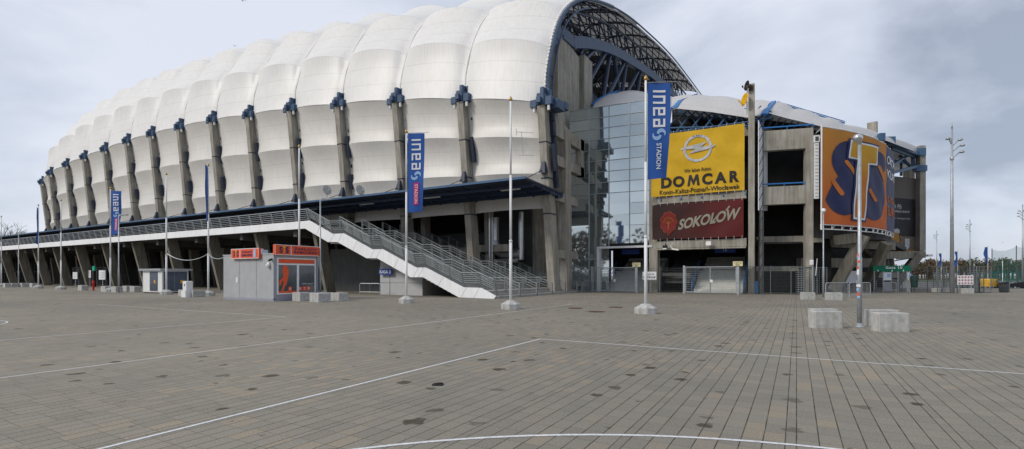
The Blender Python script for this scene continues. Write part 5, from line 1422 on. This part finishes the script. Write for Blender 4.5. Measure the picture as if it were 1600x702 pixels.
# crowd barrier
def barrier(p,q,label,h=1.1,name='crowd_barrier',vs=.12,mat=None):
    p=Vector(p);q=Vector(q); t=thing(name,p,label,'barrier','steel crowd barriers'); m=MB(); L_=(q-p).length
    m.tube([p+Vector((0,0,0)),p+Vector((0,0,h-.1)),p.lerp(q,.04)+Vector((0,0,h)),q.lerp(p,.04)+Vector((0,0,h)),q+Vector((0,0,h-.1)),q],.03,6)
    m.tube([p+Vector((0,0,.25)),q+Vector((0,0,.25))],.022,6); m.build('frame',GALV,t)
    m=MB(); n=int(L_/vs)
    for k in range(1,n): a=p.lerp(q,k/n); m.tube([a+Vector((0,0,.25)),a+Vector((0,0,h))],.011,5)
    m.build('bars',GALV,t); return t
barrier(G(1290,466.8),G(1325,466.0),'steel crowd barrier behind the pale block, left section')
barrier(G(1327,466.1),G(1360,465.5),'steel crowd barrier right section behind the tall lamp pole')
barrier(onY(562,29.2),onY(594,29.6),'low open steel barrier left of the ticket office',.95,vs=.8)
# gate 10
gp=W(1366,47.2); gq=W(1421,46.6); gx=(gq-gp).normalized(); gn=Vector((gx.y,-gx.x,0)); 
if gn.dot(gp)>0: gn=-gn
gt=thing('turnstile_gate',gp,'turnstile gate under a green Gate 10 header','gate')
GLn=(gq-gp).length; gs=lambda a,b,off: gp+gx*a+Vector((0,0,b))+gn*off
m=MB(); m.prism([gs(-.1,1.98,0),gs(GLn+.1,1.98,0),gs(GLn+.1,2.55,0),gs(-.1,2.55,0)],-gn*.3); hd=m.build('header_panel',GREENS,gt)
decal('lettering',fit_text('Gate 10',.95,2.24,2.35,2.48,.03,0,1.15),gs,.01,WPR,hd)
decal('pictogram',poly_bm([circle(a,2.14,.035,8) for a in (.32,1.5,2.45)]+[[(a-.06,2.0),(a+.06,2.0),(a+.04,2.1),(a-.04,2.1)] for a in (.32,1.5,2.45)]),gs,.01,WPR,hd)
m=MB()
for a in (0,.75,1.45,2.0,2.75,GLn): m.beam(gs(a,0,0),gs(a,2.0,0),.07,.07)
for a in (0,.75,1.45,2.0,2.75,GLn): m.beam(gs(a,0,-1.2),gs(a,2.0,-1.2),.07,.07)
m.build('gate_post',GALV,gt)
for c_ in (.38,1.72,2.36):
    m=MB(); m.tube([gs(c_,0,-.6),gs(c_,2,-.6)],.05,6)
    for k in range(9):
        z=.25+.19*k
        for s in (-1,1): m.tube([gs(c_,z,-.6),gs(c_+s*.28,z,-.45)],.02,4)
        m.tube([gs(c_+.33,z,-.1),gs(c_+.1,z,-.2)],.018,4)
    m.build('rotor_arms',STEELR,gt)
for (a,b) in ((.78,1.42),(2.78,GLn-.03)):
    m=MB(); m.prism([gs(a,.1,0),gs(b,.1,0),gs(b,1.0,0),gs(a,1.0,0)],-gn*.04); m.build('side_panel',GRAYP,gt)
    m=MB(); m.prism([gs(a,1.15,.02),gs(b,1.15,.02),gs(b,1.9,.02),gs(a,1.9,.02)],-gn*.03); nb=m.build('notice_plate',WPR,gt)
    decal('print_block',poly_bm([[(a+.3,1.45),(b-.05,1.45),(b-.05,1.8),(a+.3,1.8)]]),gs,.03,LBLUE,nb)
barrier(gs(.8,0,.5),gs(1.6,0,.5),'small steel barrier standing in front of Gate 10',.95)
# kiosk-like dark tent boards under stand
m=MB(); q=W(1326,48); m.cbox(q+Vector((0,0,.9)),1.5,.05,1.15,.5); m.cbox(q+Vector((-.6,-.3,0)),.06,.06,2); s=tag(m.build('pictogram_board',WPR,org=q),'white rules board behind the barrier under the orange banner','sign')
# fence right of gate
Fp=[W(1424,46.8),W(1466,46.5)]
fence(Fp,2.45,'mesh fence right of Gate 10 up to the dark gate cages',vs=.09,hs=.2,r=.012)
fence([W(1331,52),W(1364,48.5)],2.4,'mesh fence left of Gate 10 under the stand',vs=.12,r=.012)
turnstile(W(1470,46.2),R(26),'dark turnstile cage left of the tall light mast',2.45); turnstile(W(1479,48.3),R(26),'dark turnstile cage behind the tall light mast',2.45)
turnstile(W(1526,46.0),R(26),'dark turnstile cage right of the pictogram sign',2.45); turnstile(W(1516,48.2),R(26),'dark turnstile cage behind the pictogram sign',2.45)
fence([W(1490,46.6),W(1530,46.0)],2.4,'mesh fence behind the pictogram sign',vs=.07,hs=.15,r=.014)
fence([W(1530,46.0),W(1577,46.5)],1.0,'low mesh fence in front of the yellow van',vs=.2,hs=.25,r=.008)
p0=W(1496,44.5); p1=W(1521,44.3); gx2=(p1-p0).normalized(); n2=Vector((gx2.y,-gx2.x,0)); n2=-n2 if n2.dot(p0)>0 else n2
ss=lambda a,b,off: p0+gx2*a+Vector((0,0,b))+n2*off; LL=(p1-p0).length
ps=thing('pictogram_sign',p0,'white sign with rows of red round pictograms on two legs','sign')
m=MB(); m.prism([ss(0,.78,0),ss(LL,.78,0),ss(LL,1.62,0),ss(0,1.62,0)],-n2*.04); bd=m.build('sign_board',WPR,ps)
decal('pictogram',poly_bm([q for i in range(5) for j in range(3) for q in ring(.15+i*(LL-.3)/4,.92+j*.27,.06,.085,12)]),ss,.008,REDP,bd)
decal('pictogram',poly_bm([circle(.15+i*(LL-.3)/4,.92+j*.27,.04,8) for i in range(5) for j in range(3)]),ss,.008,INK,bd)
m=MB()
for a in (.15,LL-.15): m.beam(ss(a,0,-.06),ss(a,.9,-.06),.05,.05)
m.build('leg',GALV,ps)
def bin_(c,label,h=.9):
    c=Vector(c); t=thing('litter_bin',c,label,'litter bin'); m=MB(); m.cbox(c+Vector((0,0,.08)),.55,.5,h-.16,.5,.03); m.build('bin_body',DGREY,t)
    m=MB(); m.cbox(c+Vector((0,0,h-.08)),.6,.55,.1,.5,.02); m.cbox(c,.45,.4,.08,.5); m.build('bin_rim',BLACK,t)
bin_(W(1568.5,47),'dark litter bin in front of the parked cars')
m=MB(); q=W(1428.5,46.2); m.lathe((q.x,q.y,1.2),[(.25,-.7),(.3,0),(.28,.35),(.1,.45)],10); m.cbox(q+Vector((0,0,0)),.05,.05,.6)
tag(m.build('covered_bin',M('dark_green_sheet',(.02,.05,.045),.6),org=q),'dark green wrapped bin on a post beside Gate 10','bin')
p=onY(1180,49,0); 
q=W(1183,45.5); t=thing('blue_bin',q,'blue plastic bin behind the dense mesh fence','bin'); m=MB(); m.hexa([q+Vector(v) for v in ((-.28,-.28,0),(.28,-.28,0),(.28,.28,0),(-.28,.28,0),(-.35,-.35,1),(.35,-.35,1),(.35,.35,1),(-.35,.35,1))]); m.build('bin_body',BBLUE,t); m=MB(); m.cbox(q+Vector((0,0,1)),.76,.76,.08); m.build('lid',BBLUE,t)
# left gate area under the terrace
YL=31.6; xs0=onY(98,YL).x; xs1=onY(114,YL).x; xs2=onY(166,YL).x
fence([(xs0,YL,0),(xs1,YL,0)],1.3,'low mesh fence under the terrace left of the gate',vs=.25)
fence([(xs1,YL,0),(onY(143,YL).x,YL,0)],2.75,'tall mesh fence under the terrace with white notices',vs=.2,hs=.3,r=.014)
fence([(onY(151,YL).x,YL,0),(xs2,YL,0)],2.75,'tall mesh fence under the terrace behind the notice board',vs=.2,hs=.3,r=.014)
def board(u,v0,v1,wpx,Y,label,post=False,nm='notice_board'):
    a=onY(u-wpx/2,Y,v1); b=onY(u+wpx/2,Y,v0); t=thing(nm,(a.x,Y,0),label,'notice board','white notices under the terrace'); m=MB(); m.box(a.x,Y-.04,a.z,b.x,Y,b.z); bd=m.build('board_panel',WPR,t)
    m=MB()
    for k in range(4): z=a.z+(b.z-a.z)*(.2+.18*k); m.box(a.x+.15*(b.x-a.x),Y-.05,z,a.x+.85*(b.x-a.x),Y-.042,z+.05)
    m.build('print_row',SILP,bd)
    m=MB(); xm=(a.x+b.x)/2
    m.box(xm-.05,Y+.01,0,xm+.05,Y+.08,a.z+.3); m.build('post',GALV,t)
board(117.7,425.5,436,7,31.4,'square white notice on the fence under the terrace')
board(140.3,422.5,434,4,31.3,'narrow white notice left of the green gate box')
board(160,422.5,437,10,29,'large white notice board on a post below the pink flag')
p=onY(147,30.6); t=thing('gate_box',p,'rounded green number box above the terrace gate','sign'); m=MB(); a=onY(147,30.6,423); m.cbox(a+Vector((0,0,-.0)),.8,.2,.65,0,.08); m.build('sign_box',M('bright_green',(.0,.38,.2),.4),t); m=MB(); m.cbox(p,.5,.3,a.z,0,.02); m.build('post',DARK,t)
p=G(145.8,454.2); t=thing('hydrant',p,'red fire hydrant post in front of the terrace gate','hydrant'); m=MB(); m.lathe(p,[(.13,0),(.1,.04),(.1,.8),(.13,.84),(.13,.9)],10); m.build('hydrant_body',REDP,t,smooth=True); m=MB(); m.lathe(p+Vector((0,0,.9)),[(.13,0),(.1,.12),(.03,.17)],10); m.beam(p+Vector((-.2,0,.7)),p+Vector((.2,0,.7)),.09,.09); m.build('hydrant_cap',REDP,t)
# =================================================================== vehicles
def car(loc,rz,paint,label,van=False,nm='parked_car'):
    t=thing(nm,(0,0,0),label,'van' if van else 'car'); 
    if not van:
        side=[(-2.2,.35),(-2.25,.75),(-2.1,.95),(-1.45,1.02),(-.85,1.42),(.55,1.45),(1.35,1.02),(2.05,.9),(2.25,.6),(2.2,.32)]
        glass=[(-1.2,1.02),(-.78,1.36),(.48,1.39),(1.05,1.02)]
    else:
        side=[(-2.2,.35),(-2.25,1.75),(-2.1,1.95),(.6,1.98),(1.1,1.85),(1.7,1.2),(2.2,1.05),(2.3,.5),(2.2,.32)]
        glass=[(.35,1.2),(.35,1.72),(.95,1.72),(1.4,1.2)]
    m=MB(); wd=.87; m.prism([(x,-wd,z) for x,z in side],(0,2*wd,0)); body=m.build('body',paint,t)
    m=MB(); 
    for s in (-1,1): m.prism([(x,s*(wd+.004),z) for x,z in glass],(0,s*.01,0))
    if not van: m.prism([(1.02,-.7,1.12),(1.02,.7,1.12),(.62,.65,1.40),(.62,-.65,1.40)],(.08,0,.03)); m.prism([(-1.45,-.7,1.08),(-1.45,.7,1.08),(-.92,.65,1.38),(-.92,-.65,1.38)],(-.05,0,.03))
    else: m.prism([(1.62,-.75,1.3),(1.62,.75,1.3),(1.16,.7,1.8),(1.16,-.7,1.8)],(.08,0,.03))
    m.build('window',CARGL,t)
    for x in (-1.35,1.4):
        for s in (-1,1):
            m=MB(); m.lathe((x,s*.9 - (.1 if s>0 else -.1)*1.0,.32),[(.32,-.1),(.33,0),(.32,.1)],16,'Y'); wh=m.build('wheel',BLACK,t); m=MB(); m.lathe((x,s*.93,.32),[(.18,-.03),(.2,.03)],12,'Y'); m.build('rim',GALV,wh)
    for s in (-1,1):
        m=MB(); m.cbox((2.2,s*.65,.62),.12,.3,.14); m.build('headlight',LAMPW,t)
        m=MB(); m.cbox((-2.22,s*.68,.75),.08,.25,.16); m.build('tail_light',REDP,t)
    t.location=loc; t.rotation_euler=(0,0,rz); return t
def vloc(u,d): p=W(u,d); p.z=gz(p.y)+.012; return p
car(vloc(1547,106),R(58),YEL,'yellow van parked beyond the low fence',True,'parked_van')
car(vloc(1570,106),R(35),CARG,'dark grey parked car behind the litter bin')
car(vloc(1591,98),R(25),M('black_car_paint',(.012,.012,.014),.2,coat=.8),'black parked car at the right edge of the frame')
# =================================================================== green ball net
NET=M('green_net',(.05,.20,.16),.8,alpha=.32); 
def netfence(us,d,v0,label,name='ball_net',z0=0):
    pts=[W(u,d) for u in us]; b=pts[0].copy(); b.z=gz(b.y); t=thing(name,b,label,'net'); m=MB(); hz_=[ZV(v,d) for v in v0]
    for i in range(len(pts)-1):
        p,q=pts[i],pts[i+1]; zb=gz(p.y); K=8; prev=None
        for k in range(K+1):
            f=k/K; a=p.lerp(q,f); zt=hz_[i]*(1-f)+hz_[i+1]*f-1.0*4*f*(1-f)
            cur=(Vector((a.x,a.y,zb)),Vector((a.x,a.y,zt)))
            if prev: m.quad(prev[0],cur[0],cur[1],prev[1])
            prev=cur
    m.build('net_sheet',NET,t)
    m=MB()
    for i,p in enumerate(pts): m.tube([(p.x,p.y,gz(p.y)),(p.x,p.y,hz_[i]+.3)],.13,6)
    m.each('net_post',DGREY,t)
netfence((1550,1588,1640),175,(390,385,384),'tall sagging green ball net above the parked cars')
netfence((1525,1536,1548,1560,1575,1590,1610),130,(420,419,419,419,419,419,419),'low green sports pitch fence behind the parked cars','pitch_fence')
# =================================================================== vegetation
def leaf_mat(name,cols):
    m=bpy.data.materials.new(name); m.use_nodes=True; nt=m.node_tree; p=nt.nodes['Principled BSDF']; p.inputs['Roughness'].default_value=.8
    tc=N(nt,'ShaderNodeTexCoord'); n=N(nt,'ShaderNodeTexNoise'); n.inputs['Scale'].default_value=.09; n.inputs['Detail'].default_value=4; L(nt,tc.outputs['Object'],n.inputs['Vector'])
    r=N(nt,'ShaderNodeValToRGB'); r.color_ramp.elements[0].position=.35; r.color_ramp.elements[1].position=.65; r.color_ramp.elements[0].color=cols[0]+(1,); r.color_ramp.elements[1].color=cols[-1]+(1,)
    for i,c in enumerate(cols[1:-1]): q=r.color_ramp.elements.new(.35+.3*(i+1)/(len(cols)-1)); q.color=c+(1,)
    L(nt,n.outputs[0],r.inputs[0]); L(nt,r.outputs[0],p.inputs['Base Color']); return m
AUT=leaf_mat('autumn_leaves',[(.035,.055,.02),(.075,.05,.02),(.10,.05,.02),(.04,.045,.02)])
random.seed(11)
def wood(name,centers,label,mat,n=90,lf=.8):
    m=MB()
    for (x,y,z,r,h) in centers:
        for k in range(n):
            a=random.random()*6.283; b=math.acos(random.uniform(-.4,1)); rr=r*random.uniform(.55,1.05)
            c=Vector((x+rr*math.sin(b)*math.cos(a),y+rr*math.sin(b)*math.sin(a),z+h*.55+h*.45*math.cos(b)*random.uniform(.7,1.1)))
            u=Vector((random.gauss(0,1),random.gauss(0,1),random.gauss(0,1))).normalized()*lf*random.uniform(.5,1.1); v=u.orthogonal().normalized()*lf*random.uniform(.4,.9)
            m.add([c-u,c+v,c+u,c-v],[(0,1,2,3)])
        m.beam((x,y,z),(x,y,z+h*.7),.5,.5)
    o=m.build(name,mat); tag(o,label,'wood',kind='stuff'); return o
cs=[]
for k in range(170):
    u=random.uniform(1395,1680); d=random.uniform(300,360); p=W(u,d); h=random.uniform(8.5,12.5)*(1 if u<1450 else 1.12)*(.85 if u<1420 else 1); cs.append((p.x,p.y,-1.2,random.uniform(3.5,5),h))
wood('distant_wood',cs,'line of brown and dark green autumn trees along the right horizon',AUT,110,.75)
cs=[]
for k in range(150):
    x=random.uniform(-160,190); y=random.uniform(-120,-85); cs.append((x,y,0,random.uniform(5,7),random.uniform(15,22)))
wood('distant_wood',cs,'unseen tree belt added behind the viewer to darken the glass reflections',AUT,60,1.3)  # out of view, added so the lower facade panes reflect something dark
cs=[]
for k in range(70):
    p=W(random.uniform(-160,75),random.uniform(165,215)); cs.append((p.x,p.y,gz(p.y),random.uniform(2.5,4.5),random.uniform(7,12)))
wood('shrub_belt',cs,'thin brown thicket at the far left beyond the terrace end',leaf_mat('twigs',[(.06,.045,.035),(.09,.07,.055)]),70,.4)
def bare_tree(loc,h,seed,label):
    rnd=random.Random(seed); t=thing('bare_tree',loc,label,'tree','bare trees beyond the terrace'); m=MB(); cr_=MB()
    def br(p,d,l,r,lv):
        q=p+d*l; mb=m if lv<1 else cr_
        mid=p.lerp(q,.5)+Vector((rnd.gauss(0,.04),rnd.gauss(0,.04),0))*l
        mb.tube([p,mid,q],[r,r*.8,r*.6],5 if lv<3 else 3,cap=False)
        if lv>=6: return
        for k in range(rnd.choice((2,3,3)) if lv else 5):
            ax=Vector((rnd.gauss(0,1),rnd.gauss(0,1),rnd.gauss(0,.5))).normalized(); nd=(d+ax*(.75 if lv else .9)).normalized(); nd.z+=.12; nd.normalize()
            br(p.lerp(q,rnd.uniform(.6,1)),nd,l*rnd.uniform(.62,.82),r*.58,lv+1)
    br(Vector(loc),Vector((0,0,1)),h*.26,h*.022,0)
    m.build('trunk',TRUNKM,t); cr_.build('crown',TRUNKM,t)
for (u,d,h,s,lb) in ((2,150,19.5,1,'largest bare tree at the left edge above the terrace'),(27,160,14.5,2,'smaller bare tree just right of the largest one'),(-45,150,19,4,'bare tree mostly outside the left frame edge'),(48,170,12.5,5,'short bare tree close to the far left flag')):
    p=W(u,d); p.z=gz(p.y); bare_tree(p,h*1.42,s,lb)
# =================================================================== birds
def bird(c,s,ang,label):
    c=Vector(c); t=MB(); f=Vector((math.cos(ang),math.sin(ang)*.3,.25)).normalized(); sd_=f.cross(Vector((0,0,1))).normalized()
    t.tube([c-f*.5*s,c-f*.3*s,c,c+f*.3*s,c+f*.42*s,c+f*.52*s],[.02*s,.07*s,.11*s,.08*s,.06*s,.01*s],7)
    for k in (-1,1):
        w1=c+sd_*k*.45*s+Vector((0,0,.28*s)); w2=c+sd_*k*.85*s+Vector((0,0,.05*s))-f*.2*s
        for (a,b) in (((c+f*.15*s,c-f*.15*s),(w1+f*.08*s,w1-f*.2*s)),((w1+f*.08*s,w1-f*.2*s),(w2,w2-f*.06*s))):
            t.hexa([a[0],a[1],b[1],b[0]]+[q+Vector((0,0,.025*s)) for q in (a[0],a[1],b[1],b[0])])
    t.prism([c-f*.45*s+sd_*.03,c-f*.75*s+sd_*.12*s,c-f*.75*s-sd_*.12*s,c-f*.45*s-sd_*.03],(0,0,.02))
    tag(t.build('bird',BLACK,org=c),label,'bird','birds flying above the roof')
bird(W(379,40,1.5),.36,2.2,'small dark bird flying at the top edge of the sky')
bird(W(366.5,60,72),.32,2.5,'small dark bird flying just above the roof line')
